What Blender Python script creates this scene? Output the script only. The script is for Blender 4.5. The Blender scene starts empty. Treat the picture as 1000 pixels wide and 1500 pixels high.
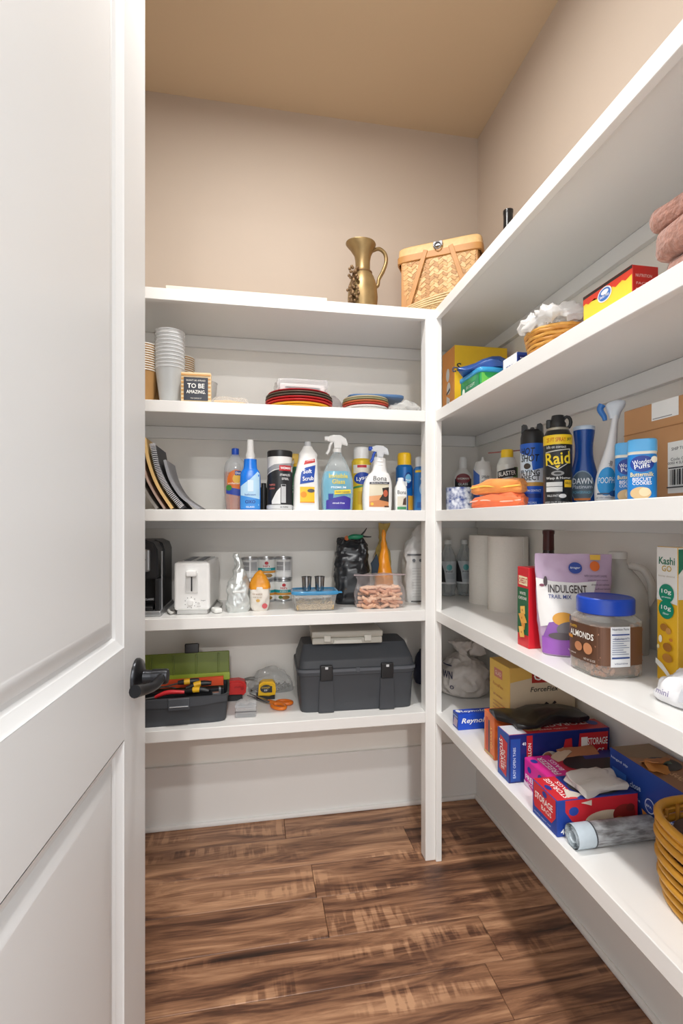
import bpy, bmesh, math, random
from mathutils import Vector, Matrix, noise

random.seed(7)
SC = bpy.context.scene
COL = SC.collection

# ------------------------------------------------------------------ camera, world, light, exposure
F_PX, YAW, HOR, EYE = 717.58, 0.1749, 763.24, 1.145      # focal length in pixels of a 1000x1500 frame
cam_d = bpy.data.cameras.new('camera')
cam = bpy.data.objects.new('camera', cam_d); COL.objects.link(cam)
cam.location = (0, 0, EYE); cam.rotation_euler = (math.pi/2, 0, -YAW)
cam_d.sensor_fit = 'VERTICAL'; cam_d.sensor_height = 36; cam_d.sensor_width = 24
cam_d.lens = F_PX/1500*36; cam_d.shift_y = (HOR-750)/1500; cam_d.clip_start = 0.02
SC.camera = cam

w = bpy.data.worlds.new('kitchen_ambient'); SC.world = w; w.use_nodes = True
w.node_tree.nodes['Background'].inputs[0].default_value = (0.965, 0.985, 1.0, 1)
w.node_tree.nodes['Background'].inputs[1].default_value = 1.85

vs = SC.view_settings
vs.view_transform = 'Standard'; vs.look = 'None'; vs.gamma = 1; vs.use_curve_mapping = False
vs.exposure = 0.0

def disk_lamp(name, loc, watts, size, col=(1, .985, .965)):
    l = bpy.data.lights.new(name, 'AREA'); l.shape = 'DISK'; l.size = size; l.energy = watts; l.color = col
    o = bpy.data.objects.new(name, l); COL.objects.link(o); o.location = loc
    return o
disk_lamp('pantry_lamp', (.06, 1.05, 2.705), 19, .12)            # flush lamp in the middle of the pantry ceiling
disk_lamp('kitchen_lamp', (.10, -.78, 2.70), 26, .13)            # recessed cans in the kitchen behind the doorway
disk_lamp('kitchen_lamp', (-.10, -2.9, 2.70), 95, .2)

# ------------------------------------------------------------------ materials
def lin(c):
    return tuple(((v/255)/12.92 if v/255 <= .04045 else ((v/255+.055)/1.055)**2.4) for v in c)
_m = {}
def M(col, rough=.45, metal=0, var=.05, scale=30, bump=0, sheen=0, coat=0):
    key = (tuple(col), rough, metal, var, scale, bump, sheen, coat)
    if key in _m: return _m[key]
    m = bpy.data.materials.new('surface_%d_%d_%d' % tuple(col)); m.use_nodes = True
    nt = m.node_tree; b = nt.nodes['Principled BSDF']
    tc = nt.nodes.new('ShaderNodeTexCoord'); nz = nt.nodes.new('ShaderNodeTexNoise')
    nz.inputs['Scale'].default_value = scale; nz.inputs['Detail'].default_value = 2
    nt.links.new(tc.outputs['Object'], nz.inputs['Vector'])
    mx = nt.nodes.new('ShaderNodeMix'); mx.data_type = 'RGBA'
    c = lin(col)
    mx.inputs['A'].default_value = tuple(v*(1-var) for v in c)+(1,)
    mx.inputs['B'].default_value = tuple(min(1, v*(1+var)) for v in c)+(1,)
    nt.links.new(nz.outputs['Fac'], mx.inputs['Factor']); nt.links.new(mx.outputs['Result'], b.inputs['Base Color'])
    b.inputs['Roughness'].default_value = rough; b.inputs['Metallic'].default_value = metal
    b.inputs['Coat Weight'].default_value = coat; b.inputs['Sheen Weight'].default_value = sheen
    if bump:
        bp = nt.nodes.new('ShaderNodeBump'); bp.inputs['Strength'].default_value = bump; bp.inputs['Distance'].default_value = .004
        nt.links.new(nz.outputs['Fac'], bp.inputs['Height']); nt.links.new(bp.outputs['Normal'], b.inputs['Normal'])
    _m[key] = m; return m

def CLEAR(col=(240, 242, 245), body=.25, rough=.12, tint=(255, 255, 255)):
    """thin clear plastic film or moulding: mostly see-through, some body colour and gloss"""
    key = ('clear', tuple(col), body, rough, tuple(tint))
    if key in _m: return _m[key]
    m = bpy.data.materials.new('clear_plastic'); m.use_nodes = True
    nt = m.node_tree; b = nt.nodes['Principled BSDF']; out = nt.nodes['Material Output']
    b.inputs['Base Color'].default_value = lin(col)+(1,); b.inputs['Roughness'].default_value = rough
    t = nt.nodes.new('ShaderNodeBsdfTransparent'); t.inputs['Color'].default_value = lin(tint)+(1,)
    lw = nt.nodes.new('ShaderNodeLayerWeight'); lw.inputs['Blend'].default_value = .35
    mr = nt.nodes.new('ShaderNodeMapRange'); mr.inputs['To Min'].default_value = body; mr.inputs['To Max'].default_value = min(1, body+.45)
    nt.links.new(lw.outputs['Facing'], mr.inputs['Value'])
    mx = nt.nodes.new('ShaderNodeMixShader')
    nt.links.new(mr.outputs['Result'], mx.inputs['Fac']); nt.links.new(t.outputs['BSDF'], mx.inputs[1]); nt.links.new(b.outputs['BSDF'], mx.inputs[2])
    nt.links.new(mx.outputs['Shader'], out.inputs['Surface'])
    _m[key] = m; return m

def wood_floor():
    m = bpy.data.materials.new('dark_vinyl_plank'); m.use_nodes = True
    nt = m.node_tree; N = nt.nodes.new; L = nt.links.new; b = nt.nodes['Principled BSDF']
    tc = N('ShaderNodeTexCoord'); oi = N('ShaderNodeObjectInfo')
    off = N('ShaderNodeVectorMath'); off.operation = 'SCALE'; off.inputs[0].default_value = (7.3, 3.1, 5.7)
    mul = N('ShaderNodeMath'); mul.operation = 'MULTIPLY'; mul.inputs[1].default_value = 9; L(oi.outputs['Random'], mul.inputs[0]); L(mul.outputs[0], off.inputs['Scale'])
    add = N('ShaderNodeVectorMath'); add.operation = 'ADD'; L(tc.outputs['Object'], add.inputs[0]); L(off.outputs[0], add.inputs[1])
    mp = N('ShaderNodeMapping'); mp.inputs['Scale'].default_value = (1.6, 14, 1); L(add.outputs[0], mp.inputs['Vector'])
    n1 = N('ShaderNodeTexNoise'); n1.inputs['Scale'].default_value = 1.6; n1.inputs['Detail'].default_value = 6; n1.inputs['Roughness'].default_value = .62; n1.inputs['Distortion'].default_value = .8
    L(mp.outputs[0], n1.inputs['Vector'])
    mp2 = N('ShaderNodeMapping'); mp2.inputs['Scale'].default_value = (5, 120, 1); L(add.outputs[0], mp2.inputs['Vector'])
    n2 = N('ShaderNodeTexNoise'); n2.inputs['Scale'].default_value = 1.5; n2.inputs['Detail'].default_value = 3; L(mp2.outputs[0], n2.inputs['Vector'])
    ramp = N('ShaderNodeValToRGB'); e = ramp.color_ramp.elements
    e[0].position = .28; e[0].color = lin((40, 27, 22))+(1,); e[1].position = .72; e[1].color = lin((200, 154, 118))+(1,)
    k = e.new(.43); k.color = lin((98, 65, 48))+(1,); k = e.new(.56); k.color = lin((150, 108, 80))+(1,)
    mixf = N('ShaderNodeMath'); mixf.operation = 'MULTIPLY_ADD'; mixf.inputs[1].default_value = .22; L(n2.outputs['Fac'], mixf.inputs[0])
    sub = N('ShaderNodeMath'); sub.operation = 'ADD'; sub.inputs[1].default_value = -.11; L(n1.outputs['Fac'], sub.inputs[0]); L(sub.outputs[0], mixf.inputs[2])
    rnd = N('ShaderNodeMath'); rnd.operation = 'MULTIPLY_ADD'; rnd.inputs[1].default_value = .10; L(oi.outputs['Random'], rnd.inputs[0]); L(mixf.outputs[0], rnd.inputs[2])
    # saw marks across the plank, only in patches
    mp3 = N('ShaderNodeMapping'); mp3.inputs['Rotation'].default_value = (0, 0, .35); mp3.inputs['Scale'].default_value = (34, 5, 1); L(add.outputs[0], mp3.inputs['Vector'])
    n3 = N('ShaderNodeTexNoise'); n3.inputs['Scale'].default_value = 1.4; n3.inputs['Detail'].default_value = 2; L(mp3.outputs[0], n3.inputs['Vector'])
    mp4 = N('ShaderNodeMapping'); mp4.inputs['Scale'].default_value = (2.6, 9, 1); L(add.outputs[0], mp4.inputs['Vector'])
    n4 = N('ShaderNodeTexNoise'); n4.inputs['Scale'].default_value = 1.0; n4.inputs['Detail'].default_value = 1; L(mp4.outputs[0], n4.inputs['Vector'])
    msk = N('ShaderNodeMapRange'); msk.inputs['From Min'].default_value = .56; msk.inputs['From Max'].default_value = .66; L(n4.outputs['Fac'], msk.inputs['Value'])
    s3 = N('ShaderNodeMapRange'); s3.inputs['From Min'].default_value = .45; s3.inputs['From Max'].default_value = .56; s3.inputs['To Min'].default_value = -.02; s3.inputs['To Max'].default_value = .12; L(n3.outputs['Fac'], s3.inputs['Value'])
    pm = N('ShaderNodeMath'); pm.operation = 'MULTIPLY'; L(msk.outputs[0], pm.inputs[0]); L(s3.outputs[0], pm.inputs[1])
    tot = N('ShaderNodeMath'); tot.operation = 'ADD'; L(rnd.outputs[0], tot.inputs[0]); L(pm.outputs[0], tot.inputs[1])
    L(tot.outputs[0], ramp.inputs['Fac']); L(ramp.outputs['Color'], b.inputs['Base Color'])
    b.inputs['Roughness'].default_value = .42
    bp = N('ShaderNodeBump'); bp.inputs['Strength'].default_value = .25; bp.inputs['Distance'].default_value = .002
    L(tot.outputs[0], bp.inputs['Height']); L(bp.outputs['Normal'], b.inputs['Normal'])
    return m

def weave_mat(c1, c2, sx=60, sz=60, rough=.55, bump=.5):
    """fine basket strands too small to build singly"""
    key = ('weave', c1, c2, sx, sz)
    if key in _m: return _m[key]
    m = bpy.data.materials.new('woven_strands'); m.use_nodes = True
    nt = m.node_tree; N = nt.nodes.new; L = nt.links.new; b = nt.nodes['Principled BSDF']
    tc = N('ShaderNodeTexCoord'); mp = N('ShaderNodeMapping'); mp.inputs['Scale'].default_value = (sx, sx, sz); L(tc.outputs['Object'], mp.inputs['Vector'])
    nz = N('ShaderNodeTexNoise'); nz.inputs['Scale'].default_value = 1; nz.inputs['Detail'].default_value = 3; L(mp.outputs[0], nz.inputs['Vector'])
    r = N('ShaderNodeValToRGB'); r.color_ramp.elements[0].position = .35; r.color_ramp.elements[1].position = .62
    r.color_ramp.elements[0].color = lin(c1)+(1,); r.color_ramp.elements[1].color = lin(c2)+(1,)
    L(nz.outputs['Fac'], r.inputs['Fac']); L(r.outputs['Color'], b.inputs['Base Color']); b.inputs['Roughness'].default_value = rough
    bp = N('ShaderNodeBump'); bp.inputs['Strength'].default_value = bump; bp.inputs['Distance'].default_value = .004
    L(nz.outputs['Fac'], bp.inputs['Height']); L(bp.outputs['Normal'], b.inputs['Normal'])
    _m[key] = m; return m

WHITE = M((244, 240, 233), .38, var=.01, scale=6)
TRIM = M((238, 237, 234), .30, var=.01, scale=6)
BEIGE = M((188, 173, 158), .7, var=.02, scale=4)
CEIL = M((196, 173, 144), .75, var=.02, scale=4)
DOORP = M((222, 223, 223), .35, var=.01, scale=5)

# ------------------------------------------------------------------ mesh helpers
def nb(): return bmesh.new()
def merge(dst, src, mat=None, mi=None):
    me = bpy.data.meshes.new('tmp'); src.to_mesh(me); src.free()
    n0 = len(dst.verts); f0 = len(dst.faces)
    dst.from_mesh(me); bpy.data.meshes.remove(me)
    dst.verts.ensure_lookup_table(); dst.faces.ensure_lookup_table()
    if mat is not None:
        for v in dst.verts[n0:]: v.co = mat @ v.co
    if mi is not None:
        for f in dst.faces[f0:]: f.material_index = mi
    return dst
def box(c, s, bev=0, seg=2, bm=None, mi=None, mat=None):
    t = bmesh.new(); bmesh.ops.create_cube(t, size=1, matrix=Matrix.Translation(c) @ Matrix.Diagonal((*s, 1)))
    if bev: bmesh.ops.bevel(t, geom=t.edges[:], offset=bev, segments=seg, profile=.5, affect='EDGES')
    if bm is None and mat is None and mi is None: return t
    return merge(bm if bm is not None else bmesh.new(), t, mat, mi)
def ab(x0, y0, z0, x1, y1, z1, bev=0, seg=2):
    return box(((x0+x1)/2, (y0+y1)/2, (z0+z1)/2), (x1-x0, y1-y0, z1-z0), bev, seg)
def rings(rs, bm=None, capb=True, capt=True, mis=None, closed=False):
    """skin a list of equal-length vertex rings"""
    bm = bm or bmesh.new(); V = [[bm.verts.new(p) for p in r] for r in rs]; n = len(rs[0])
    for i in range(len(V)-1+(1 if closed else 0)):
        a, b_ = V[i], V[(i+1) % len(V)]
        for j in range(n):
            f = bm.faces.new((a[j], a[(j+1) % n], b_[(j+1) % n], b_[j]))
            if mis: f.material_index = mis[i]
    if not closed:
        if capb: bm.faces.new(V[0][::-1]).material_index = mis[0] if mis else 0
        if capt: bm.faces.new(V[-1]).material_index = mis[-1] if mis else 0
    return bm
def sell(rx, ry, n, t):
    c, s = math.cos(t), math.sin(t)
    return (rx*math.copysign(abs(c)**(2/n), c), ry*math.copysign(abs(s)**(2/n), s))
def loft(secs, seg=36, bm=None, mis=None, capb=True, capt=True):
    """secs: (z, rx, ry, n, dx, dy) superellipse slices"""
    rs = []
    for s in secs:
        s = tuple(s)+(0,)*(6-len(s)); z, rx, ry, n, dx, dy = s; n = n or 2
        rs.append([(sell(rx, ry, n, 2*math.pi*(j+.5)/seg)[0]+dx, sell(rx, ry, n, 2*math.pi*(j+.5)/seg)[1]+dy, z) for j in range(seg)])
    return rings(rs, bm, capb, capt, mis)
def lathe(prof, seg=28, bm=None, mis=None, capb=True, capt=True):
    return loft([(z, max(r, 1e-4), max(r, 1e-4), 2) for r, z in prof], seg, bm, mis, capb, capt)
def fine(secs, k=4):
    """Catmull-Rom refine of slices"""
    S = [tuple(s)+(2, 0, 0)[len(s)-3:] if len(s) < 6 else tuple(s) for s in secs]
    out = []
    for i in range(len(S)-1):
        p0, p1, p2, p3 = S[max(i-1, 0)], S[i], S[i+1], S[min(i+2, len(S)-1)]
        for q in range(k):
            t = q/k
            out.append(tuple(.5*((2*b)+(c-a)*t+(2*a-5*b+4*c-d)*t*t+(3*b-a-3*c+d)*t**3) for a, b, c, d in zip(p0, p1, p2, p3)))
    out.append(S[-1]); return out
def crv(pts, k=6, closed=False):
    P = [Vector(p) for p in pts]; n = len(P); out = []
    rng = range(n if closed else n-1)
    for i in rng:
        g = (lambda q: P[q % n]) if closed else (lambda q: P[min(max(q, 0), n-1)])
        a, b, c, d = g(i-1), g(i), g(i+1), g(i+2)
        for q in range(k):
            t = q/k; out.append(.5*((2*b)+(c-a)*t+(2*a-5*b+4*c-d)*t*t+(3*b-a-3*c+d)*t**3))
    if not closed: out.append(P[-1])
    return out
def tube(pts, r, seg=8, closed=False, bm=None, flat=None):
    P = [Vector(p) for p in pts]; n = len(P); rs = []
    R = r if callable(r) else (lambda t: r)
    up = None
    for i in range(n):
        a = P[(i-1) % n] if closed or i > 0 else P[i]; b = P[(i+1) % n] if closed or i < n-1 else P[i]
        t = (b-a).normalized() if (b-a).length > 1e-9 else Vector((0, 0, 1))
        if up is None: up = t.orthogonal().normalized() if abs(t.z) > .9 else (Vector((0, 0, 1))-t*t.z).normalized()
        else:
            up = up-t*up.dot(t); up = up.normalized() if up.length > 1e-6 else t.orthogonal().normalized()
        s = t.cross(up); rr = R(i/(n-1)); f = flat or 1
        rs.append([P[i]+(up*math.cos(2*math.pi*j/seg)*f+s*math.sin(2*math.pi*j/seg))*rr for j in range(seg)])
    return rings(rs, bm, True, True, None, closed)
def prism(poly, y0, y1, bev=0, seg=2):
    """polygon in x,z extruded along y"""
    bm = bmesh.new(); a = [bm.verts.new((x, y0, z)) for x, z in poly]
    f = bm.faces.new(a); r = bmesh.ops.extrude_face_region(bm, geom=[f])
    bmesh.ops.translate(bm, verts=[v for v in r['geom'] if isinstance(v, bmesh.types.BMVert)], vec=(0, y1-y0, 0))
    bmesh.ops.recalc_face_normals(bm, faces=bm.faces[:])
    if bev: bmesh.ops.bevel(bm, geom=[e for e in bm.edges if abs(e.verts[0].co.y-e.verts[1].co.y) < 1e-6], offset=bev, segments=seg, affect='EDGES')
    return bm
def slabcurve(pts, th, y0, y1, ny=2):
    """a sheet whose edge follows pts (x,z) and which runs from y0 to y1"""
    P = [Vector((p[0], 0, p[1])) for p in pts]; L_, R_ = [], []
    for i, p in enumerate(P):
        t = (P[min(i+1, len(P)-1)]-P[max(i-1, 0)]).normalized(); nrm = Vector((-t.z, 0, t.x))*th/2
        L_.append(p+nrm); R_.append(p-nrm)
    ring = L_+R_[::-1]
    return rings([[(v.x, y0+(y1-y0)*k/(ny-1), v.z) for v in ring] for k in range(ny)])
def crumple(bm, amp, freq, seed=0, keep=None):
    for v in bm.verts:
        k = 1 if keep is None else keep(v.co)
        if k: v.co += noise.noise_vector(v.co*freq+Vector((seed*7.1, seed*3.3, seed)))*amp*k
    return bm
def crease(bm, amp, freq, seed=0, keep=None):
    """sharp folds as in film and foil: ridged noise along the normal"""
    bm.normal_update(); D = []
    for v in bm.verts:
        q = v.co*freq+Vector((seed*5.3, seed*2.1, seed*3.7))
        a = 1-2*abs(noise.noise(q)); b = 1-2*abs(noise.noise(q*2.1+Vector((9, 4, 2))))
        D.append(v.normal*amp*(a*.65+b*.35-.45)*(1 if keep is None else keep(v.co)))
    for v, d in zip(bm.verts, D): v.co += d
    return bm
def subd(bm, n):
    bmesh.ops.subdivide_edges(bm, edges=bm.edges[:], cuts=n, use_grid_fill=True); return bm
def xf(bm, m):
    bmesh.ops.transform(bm, matrix=m, verts=bm.verts[:]); return bm
def T(x, y, z): return Matrix.Translation((x, y, z))
def R(a, ax='Z'): return Matrix.Rotation(math.radians(a), 4, ax)
def obj(name, bm, mats, parent=None, smooth=62, kind=None):
    me = bpy.data.meshes.new(name)
    bmesh.ops.recalc_face_normals(bm, faces=bm.faces[:])
    bm.to_mesh(me); bm.free()
    for m in (mats if isinstance(mats, (list, tuple)) else [mats]): me.materials.append(m)
    if smooth:
        me.shade_smooth(); me.set_sharp_from_angle(angle=math.radians(smooth))
    o = bpy.data.objects.new(name, me); COL.objects.link(o)
    if parent: o.parent = parent
    if kind: o['kind'] = kind
    elif smooth and len(me.polygons) < 1500:
        wn = o.modifiers.new('weighted_normals', 'WEIGHTED_NORMAL'); wn.keep_sharp = True; wn.weight = 80
    return o
def tag(o, label, cat, group=None, kind=None):
    if label: o['label'] = label
    if cat: o['category'] = cat
    if group: o['group'] = group
    if kind: o['kind'] = kind
    return o
def thing(name, label, cat, loc=(0, 0, 0), rz=0, group=None):
    o = bpy.data.objects.new(name, None); COL.objects.link(o)
    o.empty_display_size = .03; o.location = loc; o.rotation_euler = (0, 0, math.radians(rz))
    return tag(o, label, cat, group)
def struct(name, bm, m, parent=None, smooth=0):
    o = obj(name, bm, m, parent, smooth)
    if not parent: o['kind'] = 'structure'
    return o
def one(name, label, cat, bm, mats, loc=(0, 0, 0), rz=0, group=None, smooth=62):
    o = obj(name, bm, mats, None, smooth); o.location = loc; o.rotation_euler = (0, 0, math.radians(rz))
    return tag(o, label, cat, group)
def dup(root, loc=None, rz=None, label=None):
    r = root.copy(); COL.objects.link(r)
    if loc is not None: r.location = loc
    if rz is not None: r.rotation_euler = (0, 0, math.radians(rz))
    if label: r['label'] = label
    for ch in list(root.children):
        c = ch.copy(); COL.objects.link(c); c.parent = r
        for g in list(ch.children):
            d = g.copy(); COL.objects.link(d); d.parent = c
    return r

# ------------------------------------------------------------------ printed labels: flat shapes and lettering laid on a surface
_txt = {}
def text_bm(s, bold=.0, shear=0):
    key = (s, bold, shear)
    if key not in _txt:
        cu = bpy.data.curves.new('lettering', 'FONT'); cu.body = s; cu.size = 1; cu.resolution_u = 2; cu.offset = bold; cu.shear = shear
        cu.space_line = .85; cu.align_x = 'CENTER'; cu.fill_mode = 'FRONT' if hasattr(cu, 'fill_mode') else cu.fill_mode
        ob = bpy.data.objects.new('lettering', cu)
        _txt[key] = bpy.data.meshes.new_from_object(ob)
        bpy.data.objects.remove(ob); bpy.data.curves.remove(cu)
    bm = bmesh.new(); bm.from_mesh(_txt[key]); return bm
def decal(parent, items, mapf, step=None, name='label', rough=.4, lift=.0004, smooth=0):
    """items: ('r',u0,v0,u1,v1,col) ('e',u,v,ru,rv,col) ('p',[(u,v)],col) ('t',text,u,v,height,width|None,col[,opts])"""
    out = bmesh.new(); mats = []; idx = {}
    for k, it in enumerate(items):
        t = bmesh.new(); kind = it[0]
        if kind == 'r':
            u0, v0, u1, v1, col = it[1:]; t.faces.new([t.verts.new((a, b, 0)) for a, b in ((u0, v0), (u1, v0), (u1, v1), (u0, v1))])
        elif kind == 'e':
            u, v, ru, rv, col = it[1:]; t.faces.new([t.verts.new((u+ru*math.cos(q*math.pi/12), v+rv*math.sin(q*math.pi/12), 0)) for q in range(24)])
        elif kind == 'p':
            pts, col = it[1:]; t.faces.new([t.verts.new((a, b, 0)) for a, b in pts])
            if len(pts) > 4: bmesh.ops.triangulate(t, faces=t.faces[:])
        else:
            s, u, v, h, wd, col = it[1:7]; op = it[7] if len(it) > 7 else {}
            t.free(); t = text_bm(s, min(.016, op.get('bold', .008)), op.get('shear', 0))
            if not t.verts: t.free(); continue
            xs = [q.co.x for q in t.verts]; ys = [q.co.y for q in t.verts]
            x0, x1, y0, y1 = min(xs), max(xs), min(ys), max(ys)
            sy = h/max(y1-y0, 1e-6); sx = wd/max(x1-x0, 1e-6) if wd else sy
            a = math.radians(op.get('rot', 0)); ca, sa = math.cos(a), math.sin(a)
            for q in t.verts:
                x = (q.co.x-(x0+x1)/2)*sx; y = (q.co.y-(y0+y1)/2)*sy
                q.co = (u+x*ca-y*sa, v+x*sa+y*ca, 0)
        if step and len(t.verts):
            us = [q.co.x for q in t.verts]; vsx = [q.co.y for q in t.verts]
            for axis, lo, hi in ((0, min(us), max(us)), (1, min(vsx), max(vsx))):
                g = step if axis == 0 else step*1.6
                n = int((hi-lo)/g)
                for q in range(1, n+1):
                    no = (1, 0, 0) if axis == 0 else (0, 1, 0); co = (lo+g*q, 0, 0) if axis == 0 else (0, lo+g*q, 0)
                    bmesh.ops.bisect_plane(t, geom=t.verts[:]+t.edges[:]+t.faces[:], plane_co=co, plane_no=no)
        col = tuple(col)
        if col not in idx: idx[col] = len(mats); mats.append(M(col, rough))
        for q in t.verts: q.co = mapf(q.co.x, q.co.y, lift+.00022*k)
        merge(out, t, None, idx[col])
    me = bpy.data.meshes.new(name); out.to_mesh(me); out.free()
    for m in mats: me.materials.append(m)
    if step: me.shade_smooth()
    o = bpy.data.objects.new(name, me); COL.objects.link(o); o.parent = parent
    return o
def front(d): return lambda u, v, o: (u, -d/2-o, v)
def leftf(w): return lambda u, v, o: (-w/2-o, -u, v)
def rightf(w): return lambda u, v, o: (w/2+o, u, v)
def topf(h): return lambda u, v, o: (u, v, h+o)
def surf(secs, turn=0):
    """wrap on a lofted body; u is arc length from the front (-y)"""
    S = [tuple(s)+(2, 0, 0)[len(s)-3:] if len(s) < 6 else tuple(s) for s in secs]
    S = sorted(S, key=lambda s: s[0])
    def f(u, v, o):
        i = 0
        while i < len(S)-2 and S[i+1][0] < v: i += 1
        a, b = S[i], S[i+1]; t = 0 if b[0] == a[0] else min(max((v-a[0])/(b[0]-a[0]), 0), 1)
        z, rx, ry, n, dx, dy = [p+(q-p)*t for p, q in zip(a, b)]
        n = n or 2
        # walk the outline until the arc length is reached
        tt = -math.pi/2; st = .04 if u >= 0 else -.04; rem = abs(u); p = sell(rx, ry, n, tt)
        while rem > 1e-7:
            q = sell(rx, ry, n, tt+st); L = math.hypot(q[0]-p[0], q[1]-p[1])
            if L >= rem:
                k = rem/L; p = (p[0]+(q[0]-p[0])*k, p[1]+(q[1]-p[1])*k); tt += st*k; break
            rem -= L; p = q; tt += st
        nx, ny = math.cos(tt)/max(rx, 1e-4), math.sin(tt)/max(ry, 1e-4)
        nl = math.hypot(nx, ny); x, y = p[0]+nx/nl*o*1.5, p[1]+ny/nl*o*1.5
        ca, sa = math.cos(math.radians(turn)), math.sin(math.radians(turn))
        return (x*ca-y*sa+dx, x*sa+y*ca+dy, v)
    return f
def cyl(r, turn=0):
    a0 = math.radians(turn)
    return lambda u, v, o: ((r+o)*math.sin(u/r+a0), -(r+o)*math.cos(u/r+a0), v)
def carton(name, label, cat, loc, rz, w_, d, h, cols, group=None, bev=.0012):
    """closed printed box: cols = front, side, top"""
    t = thing(name, label, cat, loc, rz, group)
    bm = ab(-w_/2, -d/2, 0, w_/2, d/2, h, bev, 1)
    for f in bm.faces:
        f.normal_update(); n = f.normal
        f.material_index = 0 if abs(n.y) > .7 else (1 if abs(n.x) > .7 else 2)
    obj('box_body', bm, [M(c, .38) for c in cols], t, 0)
    return t

# where a line of sight meets a plane of the room, to set things at their measured place on a shelf
cy_, sy_ = math.cos(YAW), math.sin(YAW)
def ray(px, py=0):
    r = (px-500)/F_PX; return (r*cy_+sy_, -r*sy_+cy_, (HOR-py)/F_PX)
def W(px, py, Y):
    d = ray(px, py); return Vector((d[0]*Y/d[1], Y, EYE+d[2]*Y/d[1]))
def WX(px, py, X):
    d = ray(px, py); return Vector((X, d[1]*X/d[0], EYE+d[2]*X/d[0]))
def fitY(px0, px1, pyt, Y, Z):
    a = W((px0+px1)/2, pyt, Y); return a.x, W(px1, 0, Y).x-W(px0, 0, Y).x, a.z-Z
def fitX(px0, px1, pyt, X, Z):
    a = WX((px0+px1)/2, pyt, X); d = X*sy_+a.y*cy_
    return a.y, (px1-px0)*d/F_PX, a.z-Z
def facing(X, Y): return -math.degrees(math.atan2(X, Y))

# ------------------------------------------------------------------ the room
XR, XL, YB, YF, ZC = .915, -.79, 1.914, .20, 2.74
XS, YS, TH = .599, 1.574, .036
Z1, Z2, Z3, Z4, Z5 = 1.860, 1.516, 1.181, .845, .502
DX0, DX1, DZ = -.275, .50, 2.455            # doorway
def two_tone(name, x0, y0, x1, y1):
    lo = ab(x0, y0, 0, x1, y1, Z1-.02); merge(lo, ab(x0, y0, Z1-.02, x1, y1, ZC), None, 1)
    return struct(name, lo, [WHITE, BEIGE])
two_tone('wall_back', XL-.1, YB, XR+.1, YB+.1)
two_tone('wall_right', XR, YF-.12, XR+.1, YB)
two_tone('wall_left', XL-.1, YF-.12, XL, YB)
wf = ab(XL-.1, YF-.12, 0, DX0-.02, YF, ZC); merge(wf, ab(DX1+.02, YF-.12, 0, XR+.1, YF, ZC)); merge(wf, ab(DX0-.02, YF-.12, DZ+.02, DX1+.02, YF, ZC))
struct('wall_front', wf, BEIGE)
struct('ceiling', ab(XL-.1, YF-.12, ZC, XR+.1, YB+.1, ZC+.1), CEIL)
# door lining and casing
tr = ab(DX0-.02, YF-.125, 0, DX0, YF+.002, DZ+.02); merge(tr, ab(DX1, YF-.125, 0, DX1+.02, YF+.002, DZ+.02)); merge(tr, ab(DX0, YF-.125, DZ, DX1, YF+.002, DZ+.02))
struct('trim_1', tr, TRIM)
# baseboards with a rounded shoe
bb = ab(XL, YB-.014, 0, XR, YB, .231, .003); merge(bb, ab(XL, YB-.026, 0, XR, YB-.012, .018, .006))
struct('baseboard_back', bb, TRIM, smooth=40)
bb = ab(XR-.014, YF, 0, XR, YB-.014, .231, .003); merge(bb, ab(XR-.026, YF, 0, XR-.012, YB-.014, .018, .006))
struct('baseboard_right', bb, TRIM, smooth=40)
bb = ab(XL, YF, 0, XL+.014, YB-.014, .231, .003)
struct('baseboard_left', bb, TRIM, smooth=40)
# plank floor
fl = struct('floor', ab(XL-.1, -.9, -.06, XR+.1, YB+.1, -.008), M((48, 32, 26), .8))
WOOD = wood_floor()
PW, PL = .147, 1.22
plank_me = {}
def plank(x0, x1, y0, y1):
    k = (round(x1-x0, 3), round(y1-y0, 3))
    if k not in plank_me:
        b_ = ab(-k[0]/2+.0006, -k[1]/2+.0006, -.008, k[0]/2-.0006, k[1]/2-.0006, 0, .0011, 1)
        me = bpy.data.meshes.new('plank'); b_.to_mesh(me); b_.free(); me.materials.append(WOOD); plank_me[k] = me
    o = bpy.data.objects.new('plank', plank_me[k]); COL.objects.link(o); o.parent = fl; o.location = ((x0+x1)/2, (y0+y1)/2, 0)
shift = {1.48: .185, 1.039: .587}
y = 1.48+3*PW; r = 0
while y > -.9:
    y1 = min(y+0, YB+.1); y0 = y-PW
    base = round(y0, 3)
    j = shift.get(base, (r*.437+.11) % PL)
    xs = [XL-.1]+sorted(q for q in (j-2*PL, j-PL, j, j+PL) if XL-.09 < q < XR+.09)+[XR+.1]
    for a, b_ in zip(xs, xs[1:]): plank(a, b_, y0, y1)
    y = y0; r += 1
# ceiling lamp in the middle of the pantry
t = thing('ceiling_light', 'round flush white ceiling light in the middle of the pantry', 'light', (.06, 1.05, ZC))
obj('frame', lathe([(.10, 0), (.10, -.012), (.09, -.02), (.088, -.012), (.088, 0)]), TRIM, t)
em = bpy.data.materials.new('lit_diffuser'); em.use_nodes = True; em.node_tree.nodes['Principled BSDF'].inputs['Emission Color'].default_value = (1, .95, .88, 1); em.node_tree.nodes['Principled BSDF'].inputs['Emission Strength'].default_value = 3
obj('diffuser', lathe([(.087, -.002), (.087, -.012), (.05, -.016), (0, -.017)]), em, t)

# ------------------------------------------------------------------ door, open into the pantry
door = bpy.data.objects.new("door_1", None); COL.objects.link(door)
door['kind'] = 'structure'; door.location = (-.2035, .974, .012); door.rotation_euler = (0, 0, math.radians(-3.97))
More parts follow.
